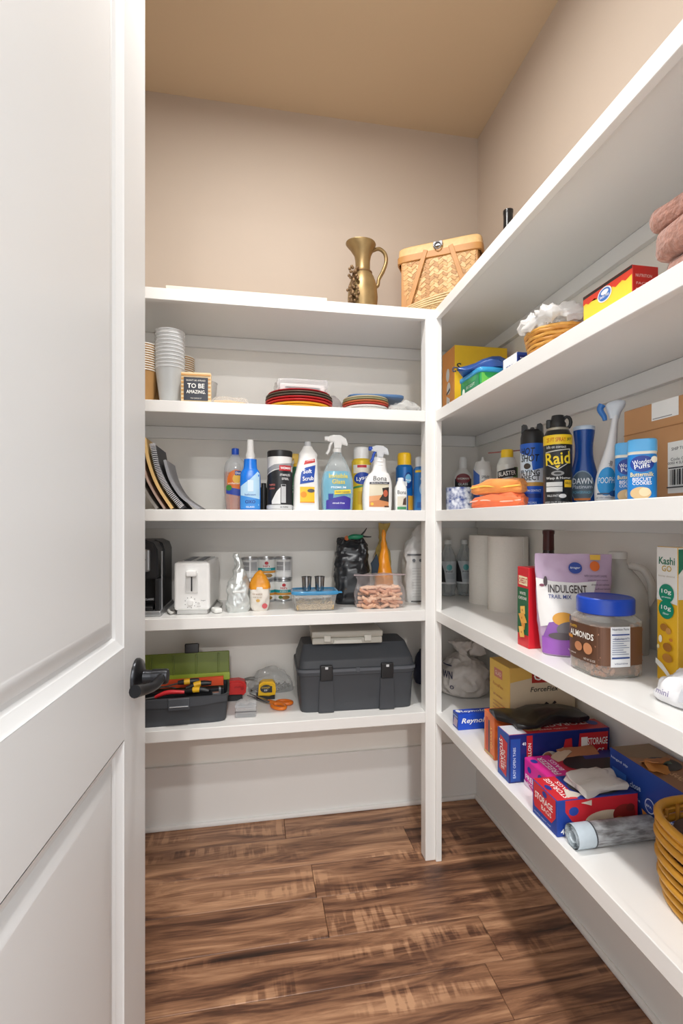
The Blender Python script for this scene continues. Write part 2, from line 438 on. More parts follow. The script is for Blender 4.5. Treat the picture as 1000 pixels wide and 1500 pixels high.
# local: y runs from the lock edge (0) back to the hinge edge (-DW); x=0 is the face towards the shelves
DW, DH, DT = .762, 2.43, .038
def door_board(nm, y0, y1, z0, z1): obj(nm, ab(-DT, y0, z0, 0, y1, z1, .0012, 1), DOORP, door)
ST = .118
zl0, zl1 = .772, .925                       # lock rail
door_board('stile', -ST, 0, 0, DH); door_board('stile', -DW, -DW+ST, 0, DH)
door_board('rail', -DW+ST, -ST, 0, .20); door_board('rail', -DW+ST, -ST, zl0, zl1); door_board('rail', -DW+ST, -ST, DH-.125, DH)
def door_panel(z0, z1):
    bm = bmesh.new(); ya, yb = -DW+ST, -ST
    prof = [(0, 0), (.004, -.0035), (.016, -.0085), (.020, -.0125), (.026, -.0125), (.031, -.010), (.050, -.0045), (.054, -.0045)]
    for sgn, x_ in ((1, 0), (-1, -DT)):
        rs = [[(x_+sgn*dx, ya+o, z0+o), (x_+sgn*dx, yb-o, z0+o), (x_+sgn*dx, yb-o, z1-o), (x_+sgn*dx, ya+o, z1-o)] for o, dx in prof]
        rings(rs, bm, False, True)
    obj('panel', bm, DOORP, door, 20)
door_panel(.20, zl0); door_panel(zl1, DH-.125)
# lever set
BRZ = M((52, 53, 56), .32, .85, var=.1)
hy, hz = -.056, .868-.012
def xlathe(prof, seg=28): return xf(lathe(prof, seg), Matrix.Rotation(math.pi/2, 4, 'Y'))
h = obj('handle', xf(xlathe([(.0335, 0), (.0335, .004), (.031, .008), (.022, .011), (.013, .014), (.0115, .03), (.0115, .034)]), T(.0, hy, hz)), BRZ, door)
obj('neck', xf(xlathe([(.0135, .028), (.0135, .052), (.012, .055)]), T(0, hy, hz)), BRZ, h)
lv = [(.044, hy+.004, hz), (.046, hy-.02, hz+.001), (.044, hy-.045, hz-.001), (.038, hy-.07, hz+.002), (.032, hy-.09, hz+.006), (.029, hy-.102, hz+.009)]
obj('lever', tube(crv(lv, 5), lambda t: .0078+.0045*max(0, t-.45), 14), BRZ, h)
h2 = obj('handle', xf(xlathe([(.0335, 0), (.0335, -.004), (.031, -.008), (.022, -.011), (.0125, -.014), (.0125, -.05), (.011, -.054)]), T(-DT, hy, hz)), BRZ, door)
obj('lever', tube(crv([(-DT-.044, q[1], q[2]) for q in lv], 5), .011, 12), BRZ, h2)
for z in (.2, 1.2, 2.2):
    obj('hinge', xf(lathe([(.006, 0), (.006, .09)], 12), T(.004, -DW-.004, z)), M((160, 158, 152), .35, .8), door)

# ------------------------------------------------------------------ built-in shelves and corner post
SHL = M((240, 239, 236), .26, var=.01, scale=6)
shelf_lab = ['topmost white L-shaped shelf under the brass pitcher and picnic basket', 'second white L-shaped shelf from the top, under stacked plates',
             'third white L-shaped shelf, under the row of cleaning sprays', 'fourth white L-shaped shelf, under the toaster and almond jar',
             'lowest white L-shaped shelf, under the dark toolboxes']
for z, lab in zip((Z1, Z2, Z3, Z4, Z5), shelf_lab):
    t = thing('wall_shelf', lab, 'shelf', (0, 0, z), 0, 'built-in pantry shelves')
    obj('shelf_board', ab(XL, YS+.016, -.020, XR, YB, 0), SHL, t)
    obj('shelf_board', ab(XS+.016, YF+.002, -.020, XR, YS+.016, 0), SHL, t)
    obj('front_edge', ab(XL, YS, -TH, XS-.034, YS+.018, 0, .0018), SHL, t)
    obj('front_edge', ab(XS, YF+.002, -TH, XS+.018, YS-.008, 0, .0018), SHL, t)
    obj('cleat', ab(XL, YB-.018, -.064, XR-.018, YB, -.0205, .002), SHL, t)
    obj('cleat', ab(XR-.018, YF+.002, -.064, XR, YB-.018, -.0205, .002), SHL, t)
    obj('cleat', ab(XL, YS+.018, -.064, XL+.018, YB-.018, -.0205, .002), SHL, t)
t = thing('corner_post', 'square white wooden post carrying the inner corner of the shelves', 'post', (XS, YS, 0))
obj('post_board', ab(-.034, .0, 0, .004, .045, Z1-.0005, .002), SHL, t)
obj('post_board', ab(.0, -.010, 0, .020, .045, Z1-.0005, .002), SHL, t)

# ------------------------------------------------------------------ shared part builders
PLW = M((238, 238, 236), .35); BLK = M((28, 28, 30), .4); DKG = M((58, 62, 68), .5); RED = M((200, 32, 38), .4)
def sprayer(par, z, head_c, trig_c, k=1.0, clear=False):
    """trigger head, nozzle towards local -x"""
    hm = M(head_c, .35) if not clear else CLEAR((235, 238, 242), .55, .15)
    poly = [(-.034, .030), (-.030, .046), (-.012, .052), (.012, .051), (.030, .040), (.036, .022), (.034, .016), (.016, .020), (.012, .004), (-.010, .004), (-.012, .026)]
    g = obj('spray_head', xf(prism([(x*k, q*k) for x, q in poly], -.010*k, .010*k, .003*k), T(0, 0, z)), hm, par)
    obj('nozzle', xf(xf(lathe([(.009*k, 0), (.009*k, .012*k), (.007*k, .014*k)], 6), Matrix.Rotation(-math.pi/2, 4, 'Y')), T(-.030*k, 0, z+.039*k)), M(trig_c, .35), g)
    tr_ = [(-.016*k, 0, z+.030*k), (-.024*k, 0, z+.016*k), (-.028*k, 0, z+.0*k), (-.036*k, 0, z-.014*k)]
    obj('trigger', tube(crv(tr_, 4), .0052*k, 8), M(trig_c, .35), g)
    obj('collar', xf(lathe([(.0145*k, 0), (.0145*k, .012*k), (.012*k, .014*k)], 20), T(0, 0, z-.008*k)), hm, par)
    return g
def can_secs(r, h): return [(0, r*.97, r*.97), (.003, r, r), (h-.006, r, r), (h, r*.95, r*.95)]
def aerosol(name, label, loc, rz, r, h, body, cap, caph, items, cat='spray can', band=None, dome=.012, turn=0, group=None):
    t = thing(name, label, cat, loc, rz, group); hb = h-caph-dome
    obj('can_body', lathe([(r*.96, 0), (r, .003), (r, hb-.002), (r*.98, hb), (r*.80, hb+dome*.7), (r*.72, hb+dome)], 32), M(body, .3, .1), t)
    if cap:
        obj('cap', lathe([(r*.80, hb+dome*.6), (r*.80, hb+dome+caph*.75), (r*.72, h-.002), (r*.5, h)], 28), M(cap, .35), t)
    if items: decal(t, items, cyl(r, turn), .007)
    return t
def pouch(name, label, loc, rz, secs, mats, seed=0, amp=.003, freq=28, cat='bag', seg=44, k=5, bname='bag_body', group=None, cr=0):
    t = thing(name, label, cat, loc, rz, group)
    S = fine(secs, k); bm = loft(S, seg)
    crumple(bm, amp, freq, seed, lambda c: min(1, c.z/.02))
    if cr: crease(bm, cr, 26, seed, lambda c: min(1, c.z/.015))
    obj(bname, bm, mats, t, 50)
    return t, S

# ------------------------------------------------------------------ top shelf, back run
one('foam_board', 'long cream flat board lying on the top shelf left of the pitcher', 'board', ab(-.275, 1.600, 0, .235, 1.875, .022, .003), M((226, 214, 198), .7), (0, 0, Z1))
# brass pitcher
X, wd, h = fitY(509, 553, 352, 1.70, Z1); h -= .014
t = thing('brass_pitcher', 'tall antique brass pitcher with curved handle and hanging grape cluster', 'pitcher', (X, 1.70, Z1), 8)
BRS = M((146, 122, 82), .42, .6, var=.35, scale=26)
k = h/.262
prof = [(.040, 0), (.046, .004), (.050, .03), (.0535, .075), (.050, .115), (.040, .145), (.029, .162), (.026, .175), (.026, .20), (.030, .222), (.041, .245), (.047, .258), (.045, .262), (.038, .250), (.026, .226), (.022, .20)]
bm = lathe([(r, z*k) for r, z in prof], 40, capt=True)
for v in bm.verts:                                   # pouring lip on the side away from the handle
    if v.co.z > .235*k and v.co.x < 0: v.co.x *= 1+.35*(v.co.z/k-.235)/.027
obj('vessel', bm, BRS, t)
obj('handle', tube(crv([(.034, 0, .243*k), (.062, 0, .256*k), (.085, 0, .243*k), (.090, 0, .215*k), (.078, 0, .180*k), (.062, 0, .150*k), (.058, 0, .128*k), (.048, 0, .118*k)], 6), lambda q: .0072-.002*abs(q-.5), 12), BRS, t)
obj('rope_band', tube([(.030*math.cos(a*.3), .030*math.sin(a*.3), .163*k+.004*math.sin(a*.3)) for a in range(21)], .0042, 8, True), M((120, 92, 60), .5, .5, var=.3), t)
gr = obj('grape_cluster', tube(crv([(-.028, -.026, .165*k), (-.044, -.03, .14*k), (-.050, -.03, .09*k), (-.052, -.03, .03*k)], 4), .005, 8), M((112, 86, 58), .5, .4, var=.3), t)
bm = nb(); rg = random.Random(4)
for i in range(46):
    q = (i/46); z = (.155-.145*q)*k; rr = .014*(.6+.8*math.sin(math.pi*min(.95, q+.1)))
    s_ = bmesh.new(); bmesh.ops.create_icosphere(s_, subdivisions=1, radius=.0062, matrix=T(-.050+rg.uniform(-rr, rr), -.036+rg.uniform(-rr, rr)*.8, max(z, .0065))); merge(bm, s_)
obj('grapes', bm, M((128, 102, 72), .5, .35, var=.35, scale=80), gr, 80, 'stuff')
# picnic basket, turned into the corner
WV1, WV2, WV3 = M((210, 164, 102), .5, var=.2, scale=60), M((226, 186, 128), .5, var=.2, scale=60), M((186, 136, 78), .5, var=.2, scale=60)
STRAP = M((196, 140, 78), .5, var=.12)
bw, bd, bh = .296, .150, .272
t = thing('picnic_basket', 'woven honey-brown picnic basket with lidded top and metal clasp', 'basket', (.698, 1.762, Z1), -31.5)
tap = lambda z: 1-.10*(1-z/bh)
bm = loft([(z, bw/2*tap(z)-.004, bd/2*tap(z)-.004, 9) for z in (0, .05, .10, .15, .20, bh)], 48)
obj('basket_body', bm, WV3, t)
bm = nb(); ncol, nrow = 16, 26
for i in range(ncol):
    for j in range(nrow):
        zc = .010+(j+.5)*(bh-.03)/nrow; q = tap(zc); xw = (bw*q-.03)/ncol; xc = (i-ncol/2+.5)*xw
        s_ = 1 if i % 2 else -1
        e = bmesh.new(); bmesh.ops.create_cube(e, size=1, matrix=T(xc, -bd/2*q-.0005, zc) @ Matrix.Rotation(s_*.6, 4, 'Y') @ Matrix.Diagonal((xw*1.28, .0055+.002*((i+j) % 2), .0098, 1)))
        merge(bm, e, None, (i*7+j*3+(i*j) % 5) % 3)
obj('chevron_weave', bm, [WV1, WV2, WV3], t, 0, 'stuff')
for sx in (-1, 1):                                   # plain upright splints at the ends
    for q in range(3):
        obj('splint', box((sx*(bw/2*.95-.002), (q-1)*bd*.28, bh/2), (.006, bd*.24, bh-.01), .0015), STRAP, t)
    obj('splint', box((sx*(bw/2*.945-.012), -bd/2*.95-.001, bh/2), (.022, .006, bh-.012), .0015), STRAP, t)
lid = obj('lid', loft([(bh, bw/2+.002, bd/2+.002, 9), (bh+.002, bw/2+.006, bd/2+.006, 9), (bh+.030, bw/2+.004, bd/2+.004, 9), (bh+.036, bw/2-.002, bd/2-.002, 9)], 48), WV2, t)
obj('rim_band', rings([[(p[0], p[1], z) for p in [sell(bw/2+o, bd/2+o, 9, 2*math.pi*(j+.5)/48) for j in range(48)]] for o, z in ((.004, bh-.024), (.009, bh-.022), (.009, bh+.001), (.004, bh+.003))], None, False, False), STRAP, lid)
for sx in (-1, 1):                                   # crossed carrying straps hang down the front
    a, b_ = (sx*.045, bh+.006), (sx*.125, .03)
    ln = math.hypot(b_[0]-a[0], b_[1]-a[1]); an = math.atan2(b_[0]-a[0], -(b_[1]-a[1]))
    obj('strap', xf(box((0, 0, 0), (.017, .005, ln), .0015), T((a[0]+b_[0])/2, -bd/2-.010, (a[1]+b_[1])/2) @ Matrix.Rotation(-an, 4, 'Y')), STRAP, t)
cl = obj('clasp', box((0, -bd/2-.012, bh+.018), (.034, .006, .018), .002), M((150, 152, 156), .45, .6), t)
obj('clasp_loop', tube([(.012*math.cos(a*.5236), -bd/2-.018, bh+.010+.012*math.sin(a*.5236)) for a in range(12)], .0022, 6, True), M((120, 121, 124), .45, .6), cl)
# shallow wicker tray leaning in front of the picnic basket
t = thing('wicker_tray', 'shallow pale wicker tray in front of the picnic basket', 'tray', (.632, 1.640, Z1), -31.5)
WK = weave_mat((168, 128, 76), (226, 196, 146), 90, 240)
def trayrim(a): return .060+.022*math.cos(a-.35)
rs = []
for q, f in ((.72, 0), (.80, .25), (.90, .6), (1.0, 1.0), (.965, 1.0), (.86, .55), (.74, .12)):
    rs.append([(.125*q*math.cos(a), .052*q*math.sin(a), max(.001, trayrim(a)*f)) for a in [2*math.pi*j/40 for j in range(40)]])
obj('tray_body', rings(rs), WK, t)
for q in range(4):
    obj('strand', tube([((.125-.002*q)*math.cos(a), (.0535-.001*q)*math.sin(a), trayrim(a)*(1-.14*q)+.0015) for a in [2*math.pi*j/40 for j in range(40)]], .0026, 6, True), M((224, 196, 150), .55, var=.15), t)
# dark bottle standing on the right run of the top shelf
def wine(name, label, X, Y, Z, h, glass, foil, r=.037):
    t = thing(name, label, 'bottle', (X, Y, Z)); k = h/.30
    obj('bottle_glass', lathe([(r*.9, 0), (r, .006), (r, .17*k), (r*.93, .19*k), (r*.6, .212*k), (.0155, .228*k), (.0145, .285*k), (.0158, .29*k), (.0158, .298*k), (.012, .30*k)], 30), glass, t)
    obj('foil', lathe([(.0158, .236*k), (.0152, .286*k), (.0166, .290*k), (.0166, .2995*k), (.010, .302*k)], 24), foil, t)
wine('wine_bottle', 'black-capped dark bottle on the top shelf right of picnic basket', .83, WX(744, 0, .83).y, Z1, .318, M((24, 26, 28), .12), M((22, 22, 24), .3))

# ------------------------------------------------------------------ second shelf, back run
# nested paper cups
KR = M((176, 132, 78), .7, var=.08)
cup0 = thing('paper_cup', 'kraft paper cup nested in the leftmost stack on the second shelf', 'cup', (0, 0, -5), 0, 'kraft paper cups')
obj('cup_body', lathe([(.028, 0), (.0285, .001), (.041, .108), (.040, .108), (.0275, .004), (.001, .004)], 28), KR, cup0)
obj('cup_rim', tube([(.0413*math.cos(a*math.pi/12), .0413*math.sin(a*math.pi/12), .1085) for a in range(24)], .0019, 6, True), M((240, 236, 226), .5), cup0)
first = [True]
ORD = ['lowest', 'second', 'third', 'fourth', 'fifth', 'sixth', 'seventh', 'eighth', 'ninth', 'tenth', 'eleventh', 'twelfth', 'thirteenth', 'fourteenth', 'fifteenth', 'sixteenth']
def cups(x, yy, n, dz, lab):
    for i in range(n):
        label = (ORD[i] if i < n-1 else 'topmost')+' kraft paper cup from the bottom of '+lab if i < n-1 else 'topmost kraft paper cup of '+lab
        if first[0]: cup0.location = (x, yy, Z2+i*dz); cup0['label'] = label; first[0] = False
        else: dup(cup0, (x, yy, Z2+i*dz), 0, label)
cups(W(211, 0, 1.665).x, 1.665, 12, .0075, 'the leftmost cup stack')
cups(W(229, 0, 1.75).x, 1.75, 12, .0075, 'the stack behind the clear cups')
cups(W(267, 0, 1.79).x, 1.79, 13, .0075, 'the stack behind the slogan block')
# nested clear cups
CP = CLEAR((226, 228, 228), .5, .12)
cc0 = thing('plastic_cup', 'clear plastic cup nested in the tall clear stack', 'cup', (0, 0, 0), 0, 'clear plastic cups')
obj('cup_body', lathe([(.030, 0), (.0305, .002), (.0455, .118), (.0445, .118), (.0295, .004), (.001, .003)], 28), CP, cc0)
obj('cup_rim', tube([(.0458*math.cos(a*math.pi/12), .0458*math.sin(a*math.pi/12), .118) for a in range(24)], .0014, 6, True), CLEAR((245, 246, 248), .5, .1), cc0)
xc = W(249, 0, 1.655).x
for i in range(11):
    l = (ORD[i]+' clear plastic cup from the bottom of the tall clear stack') if i < 10 else 'topmost clear plastic cup of the tall clear stack'
    if i == 0: cc0.location = (xc, 1.655, Z2); cc0['label'] = l
    else: dup(cc0, (xc, 1.655, Z2+i*.0118), 0, l)
t = thing('frosted_cup', 'single frosted plastic cup standing behind the slogan block', 'cup', (W(301, 0, 1.80).x, 1.80, Z2))
obj('cup_body', lathe([(.030, 0), (.031, .002), (.040, .118), (.039, .118), (.0295, .004), (.001, .003)], 28), CLEAR((232, 232, 230), .5, .3), t)
obj('cup_rim', tube([(.0403*math.cos(a*math.pi/12), .0403*math.sin(a*math.pi/12), .118) for a in range(24)], .0014, 6, True), CLEAR((240, 240, 240), .6, .2), t)
# slogan block
X, wd, h = fitY(265, 309, 545.5, 1.605, Z2)
t = carton('slogan_block', 'small striped wooden block with a dark slogan panel', 'sign', (X, 1.605+.012, Z2), 0, wd, .024, h, [(232, 206, 162)]*3)
it = []
for i in range(8): it.append(('r', -wd/2+.001, h*(i+.15)/8, wd/2-.001, h*(i+.55)/8, (205, 152, 84)))
it += [('r', -.037, .010, .037, h-.016, (38, 42, 54)),
       ('t', "DON'T BE AFRAID", 0, h-.026, .0052, .058, (226, 222, 212)), ('t', 'TO BE', 0, h-.043, .0150, .052, (246, 244, 238), {'bold': .03}),
       ('t', 'AMAZING.', 0, h-.062, .0110, .058, (246, 244, 238), {'bold': .03}), ('t', 'YOU CAN DO IT', 0, .0165, .0042, .034, (210, 206, 198))]
decal(t, it, front(.024))
# flat packets of cutlery
def packet(name, label, loc, rz, w_, d, h, mat, seed, inner=None, cat='packet', amp=.006):
    t = thing(name, label, cat, loc, rz)
    bm = subd(ab(-w_/2, -d/2, .0005, w_/2, d/2, h), 7)
    for v in bm.verts:
        e = max(abs(v.co.x)/(w_/2), abs(v.co.y)/(d/2)); v.co.z = .0005+(v.co.z-.0005)*max(.12, 1-e**5*.9)
    crumple(bm, amp, 30, seed, lambda c: 1 if c.z > .004 else .0)
    obj('wrapper', bm, mat, t, 70)
    if inner:
        for q in range(5):
            obj('contents', tube([(-w_*.38, (q-2)*d*.14, h*.32), (0, (q-2)*d*.15, h*.4), (w_*.38, (q-2)*d*.12, h*.3)], h*.2, 6), inner, t)
    return t
packet('cutlery_packet', 'clear packet of pale wooden cutlery between slogan block and red plates', (W(336, 0, 1.66).x, 1.66, Z2), 6, .13, .10, .036, CLEAR((236, 232, 224), .14, .08), 2, M((206, 168, 114), .6))
packet('napkin_packet', 'flat cream packet of napkins beside the red plates', (W(372, 0, 1.745).x, 1.745, Z2), -8, .088, .10, .026, M((214, 196, 166), .6, var=.15), 5)
# plates
def plate(name, label, r, x, yy, z, col, group, seg=48):
    t = one(name, label, 'plate', lathe([(r*.55, 0), (r*.60, 0), (r*.74, .006), (r*.985, .0145), (r, .0155), (r, .0178), (r*.98, .0182), (r*.74, .0092), (r*.6, .004), (.001, .004)], seg), M(col, .35), (x, yy, z), 0, group)
    return t
px_, py_ = W(438, 0, 1.735).x, 1.735
z = Z2
lab = ['yellow plate at the bottom of the red-topped plate stack', 'yellow plate second from the bottom of the red-topped stack', 'lower red plate resting on the yellow plates', 'upper red plate resting on a red plate below the dark ones',
       'lower dark taupe plate in the red-topped plate stack', 'upper dark taupe plate in the red-topped plate stack', 'red plate lying on top of the dark taupe plates']
for c, r, l in zip([(236, 178, 40), (236, 178, 40), (196, 38, 40), (190, 34, 38), (96, 86, 74), (104, 92, 78), (186, 34, 46)], [.106, .113, .117, .1185, .1185, .117, .110], lab):
    plate('dinner_plate', l, r, px_, py_, z, c, 'large plates on the second shelf'); z += .0088
ztop = z+.010
# wrapped pack on the big plates
t = thing('wrapped_pack', 'white pack in clear film on top of the red plates', 'packet', (W(440, 0, 1.735).x, 1.735, ztop), 3)
obj('pack', ab(-.078, -.05, .001, .078, .05, .030, .004), M((232, 230, 226), .5), t)
bm = subd(ab(-.088, -.058, 0, .088, .058, .046, .006), 4); crumple(bm, .005, 40, 3, lambda c: 1 if c.z > .01 else 0)
obj('film', bm, CLEAR((240, 240, 242), .28, .08), t, 70)
decal(t, [('r', -.06, .012, .06, .019, (60, 60, 64))], front(.1004))
px2, py2 = W(535, 0, 1.70).x, 1.70
z = Z2
lab = ['white plate at the bottom of the small plate stack', 'second white plate in the small plate stack', 'small red plate on the white plates', 'small orange plate in the small plate stack', 'small sage green plate in the small plate stack', 'small tan plate on top of the small plate stack']
for c, r, l in zip([(226, 224, 220), (222, 220, 216), (186, 62, 48), (198, 108, 66), (150, 152, 116), (206, 190, 158)], [.074, .079, .082, .083, .082, .080], lab):
    plate('side_plate', l, r, px2, py2, z, c, 'small plates on the second shelf'); z += .0078
# bag of cups, blue lid, film bag
t = thing('cup_bag', 'clear bag of small plastic cups between the two plate stacks', 'bag', (W(486, 0, 1.815).x, 1.815, Z2))
S = fine([(0, .042, .03, 3), (.03, .046, .034, 3), (.06, .040, .03, 2.5), (.085, .028, .016, 2), (.098, .012, .004, 2)], 4)
bm = crumple(loft(S, 30), .006, 40, 8, lambda c: min(1, c.z/.02)); obj('film', bm, CLEAR((214, 204, 206), .4, .12), t, 70)
obj('cup', lathe([(.02, .002), (.026, .05), (.025, .05), (.019, .004), (.001, .004)], 24), M((206, 200, 200), .4), t)
zt2 = z+.0110
t = thing('plastic_tray', 'thin blue plastic lid tray lying across the small plates', 'tray', (W(548, 0, 1.715).x, 1.715, zt2), -4)
bm = loft([(0, .096, .066, 5), (.004, .100, .070, 5), (.010, .100, .070, 5), (.012, .094, .064, 5), (.009, .088, .058, 5)], 40); obj('tray_body', bm, M((86, 122, 168), .35), t)
S = fine([(0, .05, .05, 3), (.012, .06, .06, 3), (.03, .055, .05, 2.5), (.042, .03, .03, 2)], 4)
t = thing('film_bag', 'crumpled clear plastic bag at the right end of the second shelf', 'bag', (W(598, 0, 1.665).x-.012, 1.672, Z2))
bm = crumple(loft(S, 32), .010, 45, 4, lambda c: min(1, c.z/.015)); crease(bm, .010, 40, 2, lambda c: min(1, c.z/.015)); obj('film', bm, CLEAR((232, 232, 230), .28, .1), t, 60)
obj('contents', box((0, 0, .010), (.06, .05, .016), .004), M((205, 203, 196), .5), t)

# ------------------------------------------------------------------ third shelf, back run
def leaned(name, label, pts, yy, depth, th, mat, cat):
    P = [W(a, b_, yy) for a, b_ in pts]
    c = crv([(p.x, 0, p.z) for p in P], 6); lo = min(q.z for q in c)
    t = thing(name, label, cat, (0, yy, Z3))
    obj('cover', slabcurve([(q.x, q.z-lo+th*.35) for q in c], th, 0, depth), mat, t, 60)
    return t, [(q.x, q.z-lo+th*.35) for q in c]
leaned('magazine', 'pile-end grey magazine at the far left of the third shelf', [(196, 668), (204, 700), (216, 725), (230, 745)], 1.60, .22, .008, M((140, 134, 128), .5, var=.3, scale=90), 'magazine')
leaned('magazine', 'red-striped magazine leaning beside the manila folder', [(204, 655), (213, 695), (226, 722), (241, 745)], 1.60, .22, .006, M((176, 150, 136), .5, var=.4, scale=60), 'magazine')
leaned('folder', 'bent tan manila folder leaning on the left of the third shelf', [(211, 641), (218, 678), (231, 712), (252, 745)], 1.60, .24, .009, M((222, 184, 120), .6, var=.1), 'folder')
t, c = leaned('spiral_notebook', 'curled notebook with white wire spiral next to manila folder', [(223, 651), (231, 688), (246, 718), (268, 745)], 1.60, .20, .012, M((66, 66, 70), .6), 'notebook')
for i in range(0, 44):
    f = i/44*(len(c)-1); a = int(f); q = f-a; p0 = Vector((c[a][0], 0, c[a][1])); p1 = Vector((c[min(a+1, len(c)-1)][0], 0, c[min(a+1, len(c)-1)][1])); p = p0.lerp(p1, q)
    if p.z < .008: continue
    tn = (p1-p0).normalized(); nn = Vector((-tn.z, 0, tn.x))
    obj('spiral_ring', tube([p+nn*.0085*math.cos(g*.785)+Vector((0, -1, 0))*.0055*math.sin(g*.785) for g in range(8)], .0011, 5, True), M((230, 230, 232), .3, .2), t)
leaned('notebook', 'curled grey notebook flopped over right of the wire spiral', [(241, 672), (249, 700), (266, 726), (292, 744)], 1.625, .18, .008, M((150, 150, 154), .6), 'notebook')

# orange dish soap
Y = 1.735; X, wd, h = fitY(328, 361, 657, Y, Z3)
t = thing('dish_soap', 'orange liquid soap bottle with blue cap behind the blue spray', 'bottle', (X, Y, Z3))
hb = h-.022
S = fine([(0, wd*.40, .026, 2.6), (.004, wd*.42, .028, 2.6), (hb*.35, wd*.49, .030, 2.6), (hb*.68, wd*.5, .030, 2.6), (hb*.86, wd*.42, .026, 2.4), (hb*.95, wd*.24, .016, 2), (hb, wd*.17, .012, 2)], 4)
obj('bottle_body', loft(S, 32), CLEAR((220, 225, 228), .3, .08), t)
obj('soap', loft([(s[0]+.001, s[1]*.95, s[2]*.95, s[3]) for s in S if s[0] < hb*.72], 32), M((206, 112, 52), .15), t)
obj('cap', lathe([(.011, hb-.004), (.0125, hb+.002), (.0125, h-.002), (.010, h)], 20), M((30, 82, 190), .35), t)
decal(t, [('e', .004, hb*.52, wd*.40, hb*.20, (232, 120, 40)), ('e', .010, hb*.56, .018, .018, (244, 190, 60)), ('p', [(-.03, hb*.30), (.03, hb*.24), (.03, hb*.36), (-.01, hb*.40), (-.03, hb*.42)], (44, 72, 170)), ('e', -.02, hb*.40, .010, .010, (70, 140, 60)), ('r', .0, hb*.62, .02, hb*.70, (28, 60, 140)), ('t', 'Dial', .010, hb*.66, .008, .015, (255, 255, 255)), ('t', 'antibacterial', 0, hb*.48, .007, .044, (255, 240, 220))], surf(S), .008)
# blue spray with white cap
Y = 1.645; X, wd, h = fitY(351, 382, 644, Y, Z3)
t = thing('bathroom_spray', 'bright blue spray bottle with white cap', 'spray bottle', (X, Y, Z3))
hb = h*.72
S = fine([(0, wd*.46, .022, 3), (.003, wd*.48, .024, 3), (hb*.55, wd*.49, .024, 3), (hb*.74, wd*.44, .022, 2.6), (hb*.82, wd*.33, .019, 2.2), (hb, wd*.30, .017, 2)], 4)
obj('bottle_body', loft(S, 32), M((22, 118, 220), .25), t)
hd = obj('spray_head', loft([(hb-.003, .013, .012, 2), (hb+.012, .016, .013, 2.4), (hb+.022, .0125, .011, 2.2), (hb+.026, .0115, .010, 3), (h-.003, .0105, .010, 3), (h, .009, .008, 3)], 28), PLW, t)
obj('collar', lathe([(.0148, hb-.004), (.0148, hb+.006), (.013, hb+.008)], 24), PLW, hd)
decal(t, [('p', [(-.032, .004), (.032, .004), (.032, hb*.80), (.0, hb*.60), (-.032, hb*.46)], (178, 214, 238)), ('p', [(-.032, .004), (.032, .004), (.032, .035), (-.032, .048)], (60, 140, 216)), ('r', -.008, hb*.36, .010, hb*.58, (214, 232, 244)), ('t', 'OXO', 0, hb*.16, .011, .032, (16, 40, 120), {'bold': .04}), ('t', 'bathroom', 0, hb*.30, .006, .034, (40, 80, 160)), ('t', 'GLASS', 0, .010, .005, .026, (244, 248, 252))], surf(S), .008)
# dark slim bottle and black tin behind
one('slim_bottle', 'slim black bottle in the gap left of the wipes canister', 'bottle', lathe([(.011, 0), (.0125, .003), (.0125, .075), (.009, .082), (.009, .095), (.001, .096)], 20), BLK, (W(386, 0, 1.72).x, 1.72, Z3))
one('green_bottle', 'dark green bottle half hidden behind the wipes canister', 'bottle', loft(fine([(0, .018, .016, 2.4), (.10, .018, .016, 2.4), (.125, .010, .010, 2), (.15, .009, .009, 2)], 4), 24), M((40, 76, 52), .35), (W(398, 0, 1.765).x, 1.765, Z3))
# stainless wipes canister
Y = 1.66; X, wd, h = fitY(391.5, 428, 661.5, Y, Z3); r = wd/2
t = thing('wipes_canister', 'black and white canister of stainless steel wipes with black lid', 'canister', (X, Y, Z3), 0)
obj('canister_body', lathe([(r*.97, 0), (r, .003), (r, h-.022), (r*.98, h-.020)], 36), M((232, 232, 230), .3), t)
obj('lid', lathe([(r*1.0, h-.021), (r*1.01, h-.004), (r*.97, h), (.001, h)], 36), BLK, t)
bm_items = [('p', [(-.06, .018), (.06, .018), (.06, h*.62), (.015, h*.70), (-.02, h*.66), (-.06, h*.58)], (36, 38, 42)), ('p', [(-.06, h*.60), (-.02, h*.68), (.06, h*.74), (.06, h*.80), (-.02, h*.76), (-.06, h*.68)], (150, 152, 156)),
            ('p', [(-.03, .02), (.0, .02), (.0, .075), (-.012, .062), (-.03, .03)], (225, 226, 226)), ('r', .002, .024, .018, .085, (196, 198, 200)), ('r', .004, .078, .017, .084, (60, 60, 64)),
            ('r', -.004, h*.655, .040, h*.745, (190, 36, 44)), ('t', 'WEIMAN', .018, h*.70, .008, .036, (255, 255, 255), {'bold': .03}), ('t', 'STAINLESS', .016, h*.585, .007, .036, (245, 245, 245)), ('t', 'STEEL', .016, h*.52, .007, .024, (245, 245, 245)),
            ('t', 'WIPES', -.028, h*.42, .006, .022, (220, 120, 110), {'rot': 0}), ('t', 'CLEANER', -.028, h*.36, .005, .020, (220, 120, 110)), ('r', -.06, .004, .06, .016, (206, 208, 210)), ('t', '30 WIPES', .012, .010, .005, .026, (50, 50, 54))]
decal(t, bm_items, cyl(r), .007)
